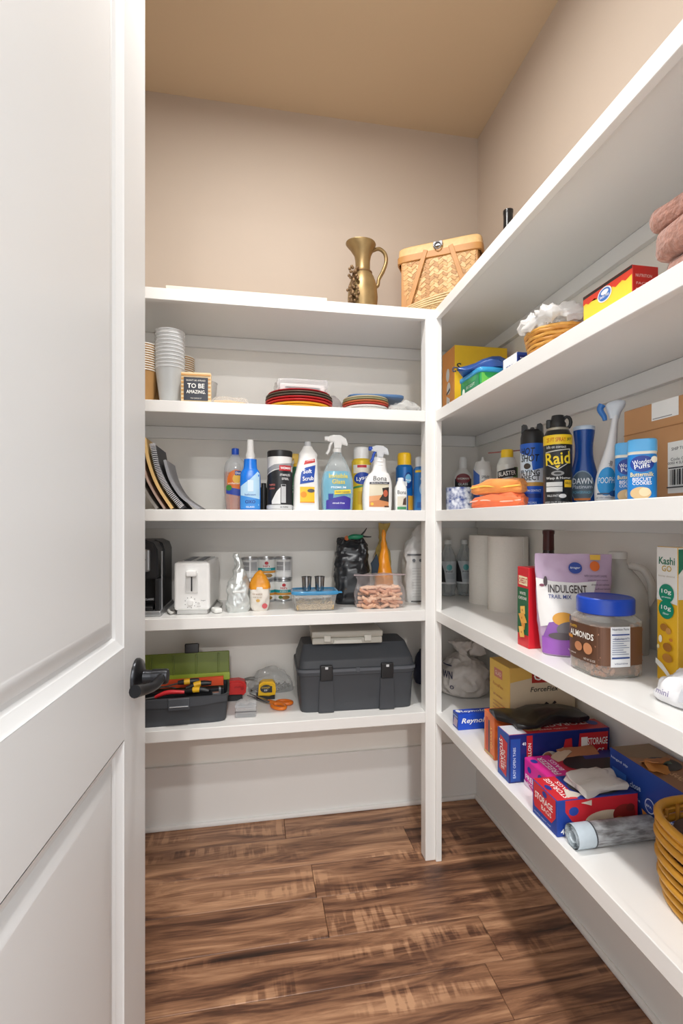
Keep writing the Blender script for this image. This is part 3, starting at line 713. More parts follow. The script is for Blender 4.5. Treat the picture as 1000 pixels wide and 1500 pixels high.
# yellow-headed green bottle behind
Y = 1.775; X = W(434, 0, Y).x
t = thing('oil_soap', 'green labelled bottle with yellow trigger behind the white scrub bottle', 'spray bottle', (X, Y, Z3), 0)
S = fine([(0, .027, .022, 2.6), (.004, .029, .024, 2.6), (.10, .029, .024, 2.6), (.135, .016, .015, 2), (.16, .0125, .0125, 2)], 4)
obj('bottle_body', loft(S, 28), M((46, 104, 74), .3), t)
sprayer(t, .166, (230, 184, 40), (230, 184, 40), .8)
decal(t, [('r', -.026, .03, .026, .10, (40, 130, 84)), ('t', 'OIL', -.006, .085, .010, .03, (240, 240, 230)), ('t', 'SOAP', -.006, .068, .010, .03, (240, 240, 230))], surf(S), .008)
# white scrub bottle
Y = 1.645; X, wd, h = fitY(429, 467, 647, Y, Z3)
t = thing('scrub_bottle', 'white squeeze bottle of soft cleanser with blue and yellow label', 'bottle', (X, Y, Z3), 4)
hb = h-.016
S = fine([(0, wd*.47, .024, 3), (.004, wd*.49, .026, 3), (hb*.45, wd*.47, .026, 3), (hb*.62, wd*.42, .025, 2.8, .003, 0), (hb*.80, wd*.36, .022, 2.6, .006, 0), (hb*.88, wd*.35, .021, 2.4, .007, 0), (hb*.955, wd*.22, .014, 2, .006, 0), (hb, wd*.17, .011, 2, .006, 0)], 4)
obj('bottle_body', loft(S, 36), PLW, t)
obj('cap', xf(lathe([(.010, hb-.002), (.0115, hb+.002), (.0115, h-.002), (.008, h)], 18), T(.006, 0, 0)), M((198, 200, 202), .4), t)
decal(t, [('p', [(-.016, hb*.70), (.022, hb*.745), (.020, hb*.80), (-.012, hb*.765)], (204, 60, 60)), ('p', [(-.024, hb*.40), (.022, hb*.44), (.024, hb*.70), (-.010, hb*.655), (-.022, hb*.58)], (28, 76, 170)), ('t', 'Soft', -.002, hb*.60, .014, .028, (255, 255, 255), {'bold': .05, 'rot': 6}), ('t', 'Scrub', .002, hb*.49, .014, .036, (255, 255, 255), {'bold': .05, 'rot': 6}),
          ('r', -.024, hb*.12, .024, hb*.36, (244, 196, 48)), ('e', -.012, hb*.24, .010, .010, (238, 150, 30)), ('e', .012, hb*.30, .012, .006, (90, 90, 96)), ('r', -.024, hb*.115, .024, hb*.13, (226, 150, 30)), ('t', 'CLEANSER', .004, hb*.77, .005, .026, (255, 255, 255), {'rot': 5})], surf(S), .008)
# glass cleaner
Y = 1.65; X, wd, h = fitY(470, 517, 637.5, Y, Z3)
t = thing('glass_cleaner', 'turquoise glass cleaner in a clear bottle with white trigger', 'spray bottle', (X, Y, Z3), 0)
hb = h-.052
S = fine([(0, wd*.44, .027, 2.8), (.004, wd*.47, .030, 2.8), (hb*.35, wd*.5, .031, 2.8), (hb*.55, wd*.47, .030, 2.6), (hb*.72, wd*.36, .026, 2.3), (hb*.86, wd*.24, .020, 2), (hb*.95, .0145, .0135, 2), (hb, .013, .0125, 2)], 4)
obj('bottle_body', loft(S, 36), CLEAR((222, 232, 236), .22, .06), t)
obj('cleaner', loft([(s[0]+.001, s[1]*.955, s[2]*.955, s[3]) for s in S if s[0] < hb*.67], 36), M((40, 172, 204), .15), t)
sprayer(t, hb, (240, 240, 238), (240, 240, 238), 1.0)
decal(t, [('p', [(-.042, .004), (.042, .004), (.043, hb*.20), (.020, hb*.24), (-.020, hb*.20), (-.042, hb*.16)], (62, 52, 150)), ('t', 'Invisible', 0, hb*.565, .0150, .064, (226, 206, 60), {'bold': .06}), ('t', 'Glass', 0, hb*.47, .0150, .044, (226, 206, 60), {'bold': .06}), ('t', 'PREMIUM', 0, hb*.375, .007, .050, (240, 250, 255)),
          ('p', [(-.014, hb*.26), (.042, hb*.28), (.042, hb*.345), (-.014, hb*.325)], (240, 214, 52)), ('r', -.034, hb*.18, -.018, hb*.27, (30, 60, 150)), ('t', 'GLASS CLEANER', .014, hb*.30, .005, .048, (60, 50, 120)), ('t', 'streak free', 0, hb*.12, .006, .040, (240, 240, 250))], surf(S), .008)
# disinfectant can
Y = 1.735; X, wd, h = fitY(515, 543, 655, Y, Z3); r = wd/2
aerosol('disinfectant_can', 'yellow disinfectant spray can with white cap behind the sprays', (X, Y, Z3), 0, r, h, (238, 204, 60), (240, 240, 238), .040,
        [('r', -.04, h*.58, .04, h*.70, (240, 232, 214)), ('r', -.04, h*.66, .04, h*.71, (236, 236, 232)), ('r', -.022, h*.665, .012, h*.705, (200, 44, 60)), ('e', -.002, h*.50, .034, .022, (36, 72, 168)), ('t', 'Lysol', -.002, h*.50, .018, .050, (255, 255, 255), {'bold': .04, 'rot': 12, 'shear': .2}), ('p', [(-.04, h*.34), (.04, h*.40), (.04, h*.43), (-.04, h*.37)], (80, 150, 90)), ('r', -.02, h*.10, .02, h*.30, (224, 178, 40))])
# floor cleaner
Y = 1.645; X, wd, h = fitY(531, 573, 650, Y, Z3)
t = thing('floor_cleaner', 'white floor cleaner spray bottle with blue trigger', 'spray bottle', (X, Y, Z3), 0)
hb = h-.050
S = fine([(0, wd*.44, .026, 3), (.004, wd*.48, .028, 3), (hb*.30, wd*.5, .029, 3), (hb*.52, wd*.47, .028, 2.8, .002), (hb*.68, wd*.36, .024, 2.4, .006), (hb*.76, wd*.25, .019, 2, .008), (hb, wd*.20, .015, 2, .009)], 4)
S = [tuple(s)[:4]+((s[4] if len(s) > 4 else 0), 0) for s in S]
obj('bottle_body', loft(S, 36), PLW, t)
for q in range(3): obj('neck_ring', xf(tube([(.0158*math.cos(a*.3491), .0158*math.sin(a*.3491), 0) for a in range(18)], .0028, 6, True), T(.0085, 0, hb*(.80+.065*q))), PLW, t)
g = sprayer(t, hb-.002, (226, 230, 234), (34, 84, 196), .88); g.location.x = .009
decal(t, [('r', -.034, .012, .034, hb*.50, (222, 214, 190)), ('r', -.034, .012, .034, hb*.24, (206, 138, 90)), ('p', [(-.034, .03), (.034, .04), (.034, .055), (-.034, .048)], (222, 160, 110)), ('p', [(.0, hb*.20), (.034, hb*.16), (.034, hb*.44), (.010, hb*.42), (.014, hb*.32)], (58, 48, 44)), ('e', .022, hb*.32, .008, .012, (190, 96, 70)),
          ('r', -.034, hb*.495, .034, hb*.535, (40, 44, 60)), ('t', 'Hardwood Floor Cleaner', 0, hb*.515, .004, .056, (240, 240, 240)), ('t', 'Bona', 0, hb*.605, .016, .046, (50, 50, 56), {'bold': .0}), ('r', .018, .011, .034, .016, (90, 60, 40)), ('e', -.024, .022, .005, .005, (240, 190, 60))], surf(S), .008)
# polish can, small bottle, blue can
Y = 1.73; X, wd, h = fitY(580, 604, 663.5, Y, Z3); r = wd/2
aerosol('polish_can', 'blue furniture polish can with bright yellow cap', (X, Y, Z3), 0, r, h, (24, 104, 176), (246, 196, 30), .042,
        [('e', .006, h*.52, .016, .030, (20, 60, 130)), ('e', .006, h*.55, .012, .016, (120, 190, 230)), ('r', -.03, h*.42, .0, h*.50, (236, 238, 240)), ('r', .004, h*.02, .03, h*.26, (230, 170, 50)), ('t', 'Pledge', .006, h*.52, .008, .022, (255, 255, 255), {'bold': .03})])
Y = 1.655; X, wd, h = fitY(578, 595, 705, Y, Z3)
t = thing('floor_sample', 'small white floor cleaner bottle in front of the polish can', 'bottle', (X, Y, Z3), 0)
S = fine([(0, wd*.46, .014, 3), (.003, wd*.5, .016, 3), (h*.72, wd*.5, .016, 3), (h*.88, wd*.36, .013, 2.2), (h, wd*.30, .011, 2)], 3)
obj('bottle_body', loft(S, 24), PLW, t)
obj('cap', lathe([(.0105, h-.001), (.0105, h+.010), (.008, h+.012)], 18), M((232, 236, 240), .4), t)
decal(t, [('r', -.016, .016, .016, h*.48, (214, 206, 190)), ('p', [(.002, .02), (.016, .02), (.016, h*.46), (.006, h*.4)], (80, 60, 50)), ('r', -.016, .004, .016, .014, (70, 140, 96)), ('t', 'Bona', 0, h*.62, .013, .030, (40, 44, 50), {'bold': .0})], surf(S), .008)
Y = 1.70; X, wd, h = fitY(606, 631, 669, Y, Z3); r = wd/2
aerosol('freshener_can', 'blue air freshener can with yellow band beside the corner post', (X, Y, Z3), 0, r, h, (60, 128, 196), (226, 230, 236), .034,
        [('r', -.04, h*.70, .04, h*.74, (236, 196, 60)), ('e', -.004, h*.40, .018, .026, (150, 190, 226)), ('e', -.010, h*.44, .008, .012, (206, 210, 220)), ('t', 'Glade', -.004, h*.58, .010, .028, (240, 244, 250)), ('r', -.03, h*.06, .03, h*.16, (40, 92, 160))])

# ------------------------------------------------------------------ fourth shelf, back run
# coffee maker, partly behind the door
t = thing('coffee_maker', 'black and silver single-serve coffee maker at the left end of the fourth shelf', 'coffee maker', (-.375, 1.735, Z4), 0)
SIL = M((176, 178, 180), .3, .7)
obj('base', ab(-.09, -.125, 0, .085, .12, .018, .004), SIL, t)
obj('drip_tray', ab(-.07, -.120, .018, .060, -.03, .032, .004), BLK, t)
obj('water_tank', prism([(-.085, .018), (.080, .018), (.080, .205), (.072, .228), (.050, .238), (-.085, .238)], -.03, .115, .004), BLK, t)
br = obj('brew_head', prism([(-.085, .118), (.070, .118), (.076, .13), (.074, .21), (.062, .232), (.040, .240), (-.085, .240)], -.120, -.03, .004), BLK, t)
obj('face_plate', ab(-.07, -.126, .142, .052, -.119, .212, .006), SIL, br)
obj('chrome_strip', ab(.0805, -.100, .018, .0855, -.094, .205, .001), SIL, t)
obj('side_panel', ab(.066, -.118, .018, .080, -.03, .118, .002), BLK, t)
decal(t, [('t', 'Keurig', .012, .176, .020, .058, (60, 62, 66), {'shear': .25}), ('e', .0, .153, .020, .005, (70, 72, 76))], front(.2525))
decal(t, [('t', 'CLASSIC', .050, .055, .006, .026, (190, 192, 196))], front(.2375))
# power cords lying between coffee maker and toaster
obj('power_cord', xf(tube(crv([(-.335, 1.875, .006), (-.31, 1.885, .006), (-.288, 1.882, .006), (-.275, 1.88, .06), (-.262, 1.88, .085), (-.258, 1.88, .05), (-.268, 1.88, .012), (-.285, 1.875, .006)], 8), .0035, 8), T(.375, -1.735, 0)), M((140, 140, 142), .5), t)
# toaster
t = thing('toaster', 'white two-slot toaster with front lever and dial', 'toaster', (-.192, 1.745, Z4), -3)
obj('toaster_base', ab(-.048, -.115, 0, .048, .115, .016, .004), M((206, 206, 204), .4), t)
bm = ab(-.056, -.122, .014, .056, .122, .168, .010, 3); bd_ = obj('toaster_body', bm, M((240, 240, 238), .3), t)
obj('top_plate', ab(-.044, -.10, .1675, .044, .10, .171, .0015), M((205, 206, 208), .25, .8), t)
for sx in (-.020, .020):
    s_ = obj('slot', ab(sx-.011, -.085, .1705, sx+.011, .085, .1718), BLK, t)
    for q in range(6): obj('wire', ab(sx-.010, -.08+q*.03, .1712, sx+.010, -.0785+q*.03, .1728), M((150, 150, 152), .3, .8), s_)
lp = obj('lever_recess', ab(-.019, -.1245, .070, .019, -.1212, .135, .0012), M((214, 214, 212), .4), t)
obj('lever_slot', ab(-.0022, -.1252, .076, .0022, -.1240, .122), BLK, lp)
obj('lever', ab(-.016, -.140, .124, .016, -.122, .143, .004), M((240, 240, 238), .3), t)
dl = obj('dial', xf(xf(lathe([(.009, 0), (.0085, .010), (.006, .011)], 24), Matrix.Rotation(math.pi/2, 4, 'X')), T(-.004, -.1215, .040)), M((236, 236, 234), .3), t)
obj('button', xf(xf(lathe([(.0045, 0), (.004, .004)], 16), Matrix.Rotation(math.pi/2, 4, 'X')), T(.022, -.1215, .038)), M((220, 220, 218), .3), t)
its = [('e', -.004+.017*math.cos(a*.7), .040+.017*math.sin(a*.7), .0014, .0014, (110, 110, 112)) for a in range(0, 9)]
decal(t, its+[('t', 'bagel', .036, .046, .004, .014, (120, 120, 122)), ('t', 'cancel', .022, .028, .003, .012, (130, 130, 132))], front(.2442))
inv = (T(-.192, 1.745, 0) @ R(-3)).inverted()
cd = obj('power_cord', xf(tube(crv([(-.279, 1.70, .008), (-.274, 1.655, .010), (-.262, 1.640, .006), (-.256, 1.67, .006), (-.270, 1.71, .008), (-.262, 1.76, .006), (-.235, 1.85, .006), (-.15, 1.875, .006), (-.118, 1.80, .006), (-.120, 1.665, .008)], 8), .0042, 8), inv), M((214, 212, 206), .5), t)
obj('plug', xf(box((0, 0, .009), (.026, .040, .016), .005), inv @ T(-.123, 1.650, 0) @ R(24)), M((236, 236, 232), .4), cd)
# silver-white standing bag
X, wd, h = fitY(332, 365, 812, 1.655, Z4)
FOIL = M((206, 210, 208), .28, .35, var=.12, scale=40)
t, S = pouch('coffee_bag', 'tall silver-white bag folded to a point right of the toaster', (X, 1.665, Z4), 6,
             [(0, .034, .024, 3.4), (.02, .037, .028, 3.4), (h*.4, .034, .026, 3), (h*.62, .024, .018, 2.6, .002, 0), (h*.8, .014, .010, 2.2, .001, 0), (h*.93, .010, .006, 2, -.004, 0), (h, .008, .003, 2, -.007, 0)], FOIL, 3, .004, 34, seg=64, k=10, cr=.010)
obj('flap', xf(box((0, 0, 0), (.020, .003, .052), .001), T(.004, -.019, h*.62) @ R(-14, 'X') @ R(8, 'Y')), FOIL, t)
obj('tie', xf(box((.0, -.029, h*.36), (.040, .004, .008), .002), R(0)), M((226, 228, 226), .4), t)
# small treat bag with folded orange top
X, wd, h = fitY(364, 397, 836, 1.665, Z4)
t, S = pouch('treat_bag', 'small white treat bag with folded orange top', (X, 1.668, Z4), -4,
             [(0, .024, .017, 3), (.015, .029, .022, 3), (h*.35, .031, .025, 2.8), (h*.55, .031, .022, 2.6), (h*.60, .030, .021, 2.6)], M((228, 222, 212), .4, var=.08), 6, .002, 40, k=8, seg=64, cr=.005)
bm = loft(fine([(h*.56, .033, .023, 2.8), (h*.66, .033, .020, 2.6), (h*.82, .024, .012, 2.2), (h*.94, .010, .006, 2), (h, .003, .003, 2)], 4), 36)
crumple(bm, .003, 40, 2); crease(bm, .005, 34, 2); obj('folded_top', bm, M((238, 158, 34), .4, var=.1), t, 60)
decal(t, [('e', .016, h*.14, .008, .009, (206, 90, 96)), ('t', 'treats', -.006, h*.44, .005, .030, (160, 130, 110)), ('t', 'FOR DOGS', -.006, h*.36, .004, .026, (150, 130, 110)), ('e', -.004, h*.28, .006, .005, (214, 170, 90))], surf(S), .008, lift=.003)
# pet food cans, two rows of three
CANM = M((196, 198, 200), .28, .85, var=.04)
def food_can(label, x, yy, z, back):
    r, h = .0335, .082
    t = thing('food_can', label, 'can', (x, yy, z), 0, 'pet food cans on the fourth shelf')
    obj('can_body', lathe([(r*.96, 0), (r, .002), (r, .004), (r*.965, .006), (r*.965, h-.006), (r, h-.004), (r, h-.001), (r*.95, h), (r*.93, h-.003), (.001, h-.003)], 32), CANM, t)
    R_ = r*.97
    if back: it = [('r', -.05, .008, .05, h-.008, (222, 222, 220)), ('r', -.03, .034, .0, h-.016, (150, 150, 152)), ('r', .004, .034, .028, h-.016, (176, 176, 178)), ('r', -.03, .012, .028, .028, (236, 236, 234)), ('t', 'FEEDING', -.015, .052, .004, .024, (240, 240, 240)), ('r', -.002, .010, .002, h-.010, (250, 250, 250))]
    else: it = [('r', -.05, .008, .05, h-.008, (236, 236, 232)), ('e', .0, h-.020, .007, .006, (190, 40, 50)), ('t', "Hill's", 0, h-.031, .009, .024, (190, 36, 46), {'bold': .02}), ('r', -.05, .034, .05, .044, (34, 150, 156)), ('t', 'SCIENCE', 0, .039, .005, .030, (235, 245, 245)), ('r', -.05, .025, .05, .033, (214, 150, 60)), ('e', .006, .016, .016, .007, (150, 116, 60)), ('e', -.012, .017, .008, .006, (96, 120, 60))]
    decal(t, it, cyl(R_), .007)
cy2 = 1.862
for i, px in enumerate((366, 390, 415)):
    x = W(px, 0, cy2).x
    food_can(['left can of the bottom row of pet food cans', 'middle can of the bottom row of pet food cans', 'right can of the bottom row of pet food cans'][i], x, cy2, Z4, False)
    food_can(['left can of the top row of pet food cans', 'middle can of the top row, with red and teal label facing out', 'right can of the top row, with grey text panel facing out'][i], x, cy2, Z4+.0825, i != 1)
# food box with blue lid
X0, X1 = .128, .272; Y = 1.655
t = thing('food_container', 'clear plastic food box of grain with blue lid', 'container', ((X0+X1)/2, 1.668, Z4), -2)
w_, d_ = .150, .110
S = [(0, w_*.42, d_*.42, 6), (.003, w_*.44, d_*.44, 6), (.050, w_*.49, d_*.49, 6), (.056, w_*.495, d_*.495, 6)]
obj('container_body', loft(S, 40), CLEAR((222, 222, 220), .25, .1), t)
bm = subd(ab(-w_*.42, -d_*.42, .003, w_*.42, d_*.42, .026, .004), 5); crumple(bm, .006, 60, 3, lambda c: 1 if c.z > .02 else 0)
obj('grain', bm, weave_mat((120, 100, 76), (214, 186, 140), 300, 300), t, 80, 'stuff')
rg = random.Random(9); bm = nb()
for i in range(160):
    s_ = bmesh.new(); bmesh.ops.create_icosphere(s_, subdivisions=1, radius=.0028, matrix=T(rg.uniform(-.40, .40)*w_, rg.uniform(-.40, .40)*d_, .026+rg.uniform(-.002, .004)) @ Matrix.Diagonal((1.6, 1, .8, 1))); merge(bm, s_)
obj('loose_grain', bm, M((206, 176, 128), .6, var=.4, scale=200), t, 80, 'stuff')
ld = obj('lid', loft([(.054, w_*.50, d_*.50, 6), (.056, w_*.53, d_*.53, 6), (.064, w_*.53, d_*.53, 6), (.066, w_*.51, d_*.51, 6), (.0625, w_*.48, d_*.48, 6)], 40), CLEAR((70, 160, 214), .72, .15), t)
obj('lid_tab', box((w_*.545, -d_*.3, .060), (.018, .022, .004), .0015), CLEAR((70, 160, 214), .72, .15), ld)
# little metal cups standing on that lid
MT = M((150, 150, 150), .2, .95, var=.2)
for px, l in ((449, 'left small steel shot cup on the blue container lid'), (468, 'right small steel shot cup with rolled handle on the blue lid')):
    c_ = thing('shot_cup', l, 'cup', (W(px, 0, 1.66).x, 1.662, Z4+.0642), 0, 'steel shot cups')
    obj('cup_body', lathe([(.013, 0), (.0145, .001), (.017, .046), (.0162, .046), (.0135, .002), (.001, .002)], 24), MT, c_)
    obj('rim', tube([(.0172*math.cos(a*.3491), .0172*math.sin(a*.3491), .046) for a in range(18)], .0012, 6, True), MT, c_)
# black bag with a clip
X, wd, h = fitY(490, 546, 790, 1.76, Z4)
t, S = pouch('black_food_bag', 'large black bag with rolled top behind the food box', (X-.004, 1.775, Z4), -10,
             [(0, .056, .048, 5), (.012, .061, .052, 5), (h*.5, .060, .050, 4.5), (h*.8, .056, .042, 4), (h*.92, .052, .026, 3), (h*.985, .046, .012, 2.4, -.004, .006), (h, .040, .008, 2.2, -.006, .008)], M((34, 36, 40), .28, var=.15), 11, .004, 30, seg=72, k=10, cr=.016)
decal(t, [('t', 'PURE', -.015, h*.32, .010, .028, (150, 120, 80)), ('r', -.030, h*.24, .004, h*.245, (150, 120, 80)), ('t', 'BALANCE', -.014, h*.42, .007, .034, (120, 124, 130))], surf(S, -22), .01, lift=.006)
cl = thing('bag_clip', 'green and black bird-shaped clip on top of the black bag', 'clip', (X+.004, 1.74, Z4+h-.002), 0)
obj('clip_body', tube(crv([(-.034, 0, .006), (-.014, -.006, .012), (.008, -.008, .012), (.026, -.006, .016)], 5), lambda q: .004+.006*math.sin(math.pi*q), 10), M((28, 128, 92), .4), cl)
obj('wing', tube(crv([(.016, -.008, .016), (.028, -.012, .030), (.037, -.014, .044)], 5), lambda q: .0042-.003*q, 8), BLK, cl)
obj('tail', tube(crv([(.022, -.008, .014), (.038, -.010, .012), (.054, -.012, .012)], 5), lambda q: .0036-.002*q, 8), BLK, cl)
obj('head', lathe([(.001, .002), (.007, .005), (.009, .011), (.006, .018), (.001, .020)], 16), M((180, 96, 50), .5), cl).location = (-.034, 0, -.004)
one('butterfly_clip', 'dark teal clip standing between black bag and orange cone', 'clip', prism([(-.012, 0), (.010, .004), (.016, .040), (.008, .078), (-.002, .060), (-.014, .044), (-.010, .024)], -.004, .004, .0015), M((26, 46, 64), .45, var=.3), (W(549, 0, 1.70).x, 1.705, Z4+.105), 0)
# orange cone bag and pale pointed bag behind
X, wd, h = fitY(548, 577, 776, 1.73, Z4)
t, S = pouch('icing_cone', 'orange cone-shaped icing bag standing behind the treats', (X, 1.735, Z4), 0,
             [(0, .026, .026, 2), (.006, .030, .030, 2), (h*.30, .033, .032, 2), (h*.52, .022, .021, 2), (h*.75, .012, .011, 2), (h*.95, .006, .006, 2), (h, .004, .004, 2)], M((240, 152, 30), .3, var=.12, scale=14), 2, .001, 40, k=8, seg=48, cr=.005)
X, wd, h = fitY(551, 572, 767, 1.81, Z4)
t, S = pouch('twisted_bag', 'twisted tan bag top rising behind the orange cone', (X, 1.825, Z4), 0,
             [(0, .03, .03, 2.6), (.02, .034, .034, 2.6), (h*.5, .030, .028, 2.4), (h*.72, .018, .015, 2), (h*.86, .012, .010, 2), (h, .022, .006, 2, .008, 0)], M((196, 170, 96), .5, var=.25), 5, .003, 40, k=8, cr=.008)
# white-silver bag by the post
X, wd, h = fitY(588, 640, 768, 1.76, Z4)
t, S = pouch('kibble_bag', 'white printed bag with grey crumpled top beside the corner post', (X, 1.775, Z4), 0,
             [(0, .050, .042, 4.5), (.012, .055, .046, 4.5), (h*.45, .055, .044, 4), (h*.68, .052, .036, 3.4), (h*.84, .038, .020, 2.6, .010, 0), (h, .026, .006, 2, .020, 0)], M((216, 216, 214), .32, var=.08), 9, .003, 30, seg=72, k=9, cr=.010)
it = [('r', -.050, h*.60, .05, h*.62, (90, 92, 96))]
for q in range(11): it.append(('t', 'guaranteed analysis feeding', -.006, h*(.08+.036*q), .0035, .060, (120, 120, 124), {'bold': 0}))
it += [('e', -.030+.022*q, h*.54, .005, .006, (90, 92, 98)) for q in range(4)]
it += [('r', -.04, .004, .04, .008, (40, 40, 44))]
decal(t, it, surf(S), .009, lift=.0045)
# zip bag of stick treats
bx_, by_ = .428, 1.662
t = thing('zip_bag', 'clear zip bag full of pinkish stick treats', 'bag', (bx_, by_, Z4), -3)
S = fine([(0, .072, .034, 3), (.004, .082, .040, 2.8), (.04, .088, .044, 2.6), (.070, .082, .038, 2.4), (.090, .078, .022, 2.3), (.106, .084, .007, 2.2), (.116, .088, .004, 2.2)], 8)
bm = crease(crumple(loft(S, 72), .004, 30, 2, lambda c: min(1, c.z/.02)), .007, 30, 4, lambda c: min(1, c.z/.02)); obj('film', bm, CLEAR((240, 230, 230), .06, .06), t, 60)
obj('zip_strip', tube([(-.090, .0, .112), (-.03, .004, .110), (.03, -.003, .113), (.092, .0, .112)], .0022, 6), CLEAR((216, 196, 200), .6, .2), t)
rg = random.Random(12)
sticks = []
for c_ in ((214, 168, 138), (196, 142, 114), (224, 184, 156)):
    stick = bpy.data.meshes.new('stick_treat'); b_ = box((0, 0, 0), (.036, .0130, .0100), .003, 2); b_.to_mesh(stick); b_.free(); stick.shade_smooth()
    stick.materials.append(M(c_, .6, var=.22, scale=120)); sticks.append(stick)
pos = []
for i in range(84):
    lay = i % 6; z = .008+lay*.0125
    x = (-.064+.128*((i//6+.5*(lay % 2))/14))*(1-.015*lay); yv = rg.choice((-.030, -.027, -.024, -.008, .008)) if lay < 5 else rg.uniform(-.022, .0)
    o = bpy.data.objects.new('stick_treat', sticks[i % 3]); COL.objects.link(o); o.location = (bx_+x, by_+yv, Z4+z)
    o.rotation_euler = (rg.uniform(-.5, .5), rg.uniform(-.55, .55), rg.uniform(-.7, .7))
    tag(o, 'pinkish tan stick treat inside the clear zip bag', 'treat', 'stick treats in the zip bag')

# ------------------------------------------------------------------ lowest shelf, back run
# open toolbox
TB = M((62, 65, 70), .5, var=.04)
tw, td, thh = .300, .165, .088
tx, ty = -.236, 1.600+td/2
t = thing('open_toolbox', 'open dark grey toolbox with raised green lid', 'toolbox', (tx, ty, Z5), 2)
bm = nb()
outer = [(0, tw*.47, td*.45, 8), (.004, tw*.475, td*.455, 8), (thh-.012, tw*.495, td*.49, 8), (thh-.010, tw*.505, td*.505, 8), (thh, tw*.505, td*.505, 8), (thh, tw*.485, td*.47, 8), (.006, tw*.455, td*.43, 8)]
obj('toolbox_body', loft(outer, 48), TB, t)
obj('front_lip', prism([(-.145, thh-.001), (-.145, thh-.022), (-.06, thh-.028), (.06, thh-.028), (.145, thh-.018), (.145, thh-.001)], -td*.505-.004, -td*.495, .0012), TB, t)
lt = obj('latch', ab(-.032, -td*.505-.012, thh-.034, .032, -td*.505-.003, thh+.002, .002), M((72, 76, 82), .45), t)
obj('latch_bar', ab(-.028, -td*.505-.015, thh-.024, .028, -td*.505-.011, thh-.021, .001), M((190, 192, 196), .3, .6), lt)
lidm = CLEAR((110, 128, 20), .88, .3)
lid = obj('lid', xf(ab(-.150, -.004, 0, .150, .006, .098, .003), T(0, td*.5, thh-.002) @ R(-9, 'X')), M((104, 118, 26), .4, var=.06), t)
for q in range(4): obj('lid_rib', xf(ab(-.15+.3*(q+.5)/4-.003, -.010, .005, -.15+.3*(q+.5)/4+.003, -.003, .092, .001), T(0, td*.5, thh-.002) @ R(-9, 'X')), M((96, 110, 22), .4), lid)
obj('lid_lip', xf(ab(-.152, -.012, .0, .152, -.003, .026, .002), T(0, td*.5, thh-.002) @ R(-9, 'X')), M((150, 168, 34), .4), lid)
obj('lid_latch', xf(box((.022, .0, .112), (.048, .012, .034), .004), T(0, td*.5, thh-.002) @ R(-9, 'X')), M((30, 24, 24), .4), lid)
obj('tool_tray', ab(-.135, .015, .040, .135, .066, .078, .002), M((40, 42, 46), .5), t)
# tools in it
ZT = Z5+thh
one('spirit_level', 'orange-red spirit level lying along the back of the open toolbox', 'level', prism([(-.12, 0), (.12, 0), (.12, .030), (-.12, .026)], -.006, .006, .0015), M((226, 84, 44), .45), (tx+.010, ty+.040, ZT-.006), 1)
def handled(name, label, cat, pts, col, tip, r=.007, inl=None):
    t = thing(name, label, cat, (tx, ty, ZT))
    for k, p in enumerate(pts): obj('grip', tube(crv(p, 5), lambda q: r*(.75+.35*math.sin(math.pi*q)), 10), M(col, .45), t)
    obj('jaw', tube(crv(tip, 5), lambda q: .005*(1-.5*q), 8, flat=.6), M((120, 120, 120), .35, .8), t)
    if inl:
        for p in pts: c = crv(p, 6); obj('grip_inlay', tube(c[len(c)//3:len(c)*2//3], r*1.12, 10), M(inl, .45), t)
    return t
handled('pliers', 'black pliers with yellow grip inlays lying in the open toolbox', 'pliers', [[(.015, -.035, .004), (.055, -.045, .012), (.090, -.050, .006)], [(.015, -.025, .010), (.055, -.020, .022), (.095, -.020, .022)]], (34, 34, 36), [(.018, -.03, .006), (-.01, -.028, .006), (-.04, -.026, -.002)], .0085, (236, 184, 40))
handled('cutters', 'red-handled cutters lying in the open toolbox', 'cutters', [[(-.075, -.050, -.004), (-.035, -.058, .012), (.015, -.060, .010)]], (206, 40, 48), [(-.075, -.050, -.004), (-.11, -.048, -.008), (-.14, -.046, -.010)], .0065)
handled('screwdriver', 'black and yellow screwdriver lying across the open toolbox', 'screwdriver', [[(-.012, -.012, .026), (.020, -.010, .028), (.055, -.008, .030)]], (38, 38, 40), [(-.012, -.012, .024), (-.06, -.012, .014), (-.11, -.014, .004)], .0085, (236, 184, 40))
handled('chisel', 'slim chisel with black handle at the left of the toolbox', 'chisel', [[(-.145, .010, .006), (-.115, .008, .010), (-.09, .006, .012)]], (30, 30, 32), [(-.09, .006, .012), (-.05, .002, .010), (-.02, .0, .006)], .008)
one('metal_bit', 'square bare metal bracket standing in the toolbox right corner', 'bracket', prism([(-.013, 0), (.013, 0), (.013, .024), (.007, .024), (.007, .008), (-.013, .008)], -.008, .008, .001), M((176, 178, 182), .3, .8), (tx+.113, ty-.036, ZT-.012), 8)
# red case behind the toolbox
X = W(348, 0, 1.80).x
t = thing('chalk_reel', 'red rounded chalk reel with black base right of the open toolbox', 'chalk reel', (X-.003, 1.812, Z5), 0)
obj('reel_body', prism([(-.040, .018), (.022, .016), (.032, .026), (.034, .050), (.026, .066), (.006, .072), (-.040, .070)], -.022, .022, .006), M((206, 42, 38), .4), t)
obj('reel_base', prism([(-.040, 0), (.016, 0), (.020, .006), (.020, .020), (-.040, .022)], -.024, .024, .002), M((36, 36, 38), .5), t)
decal(t, [('t', 'chalk', .004, .052, .007, .024, (150, 20, 24)), ('e', .020, .046, .006, .006, (170, 28, 28))], front(.0562))
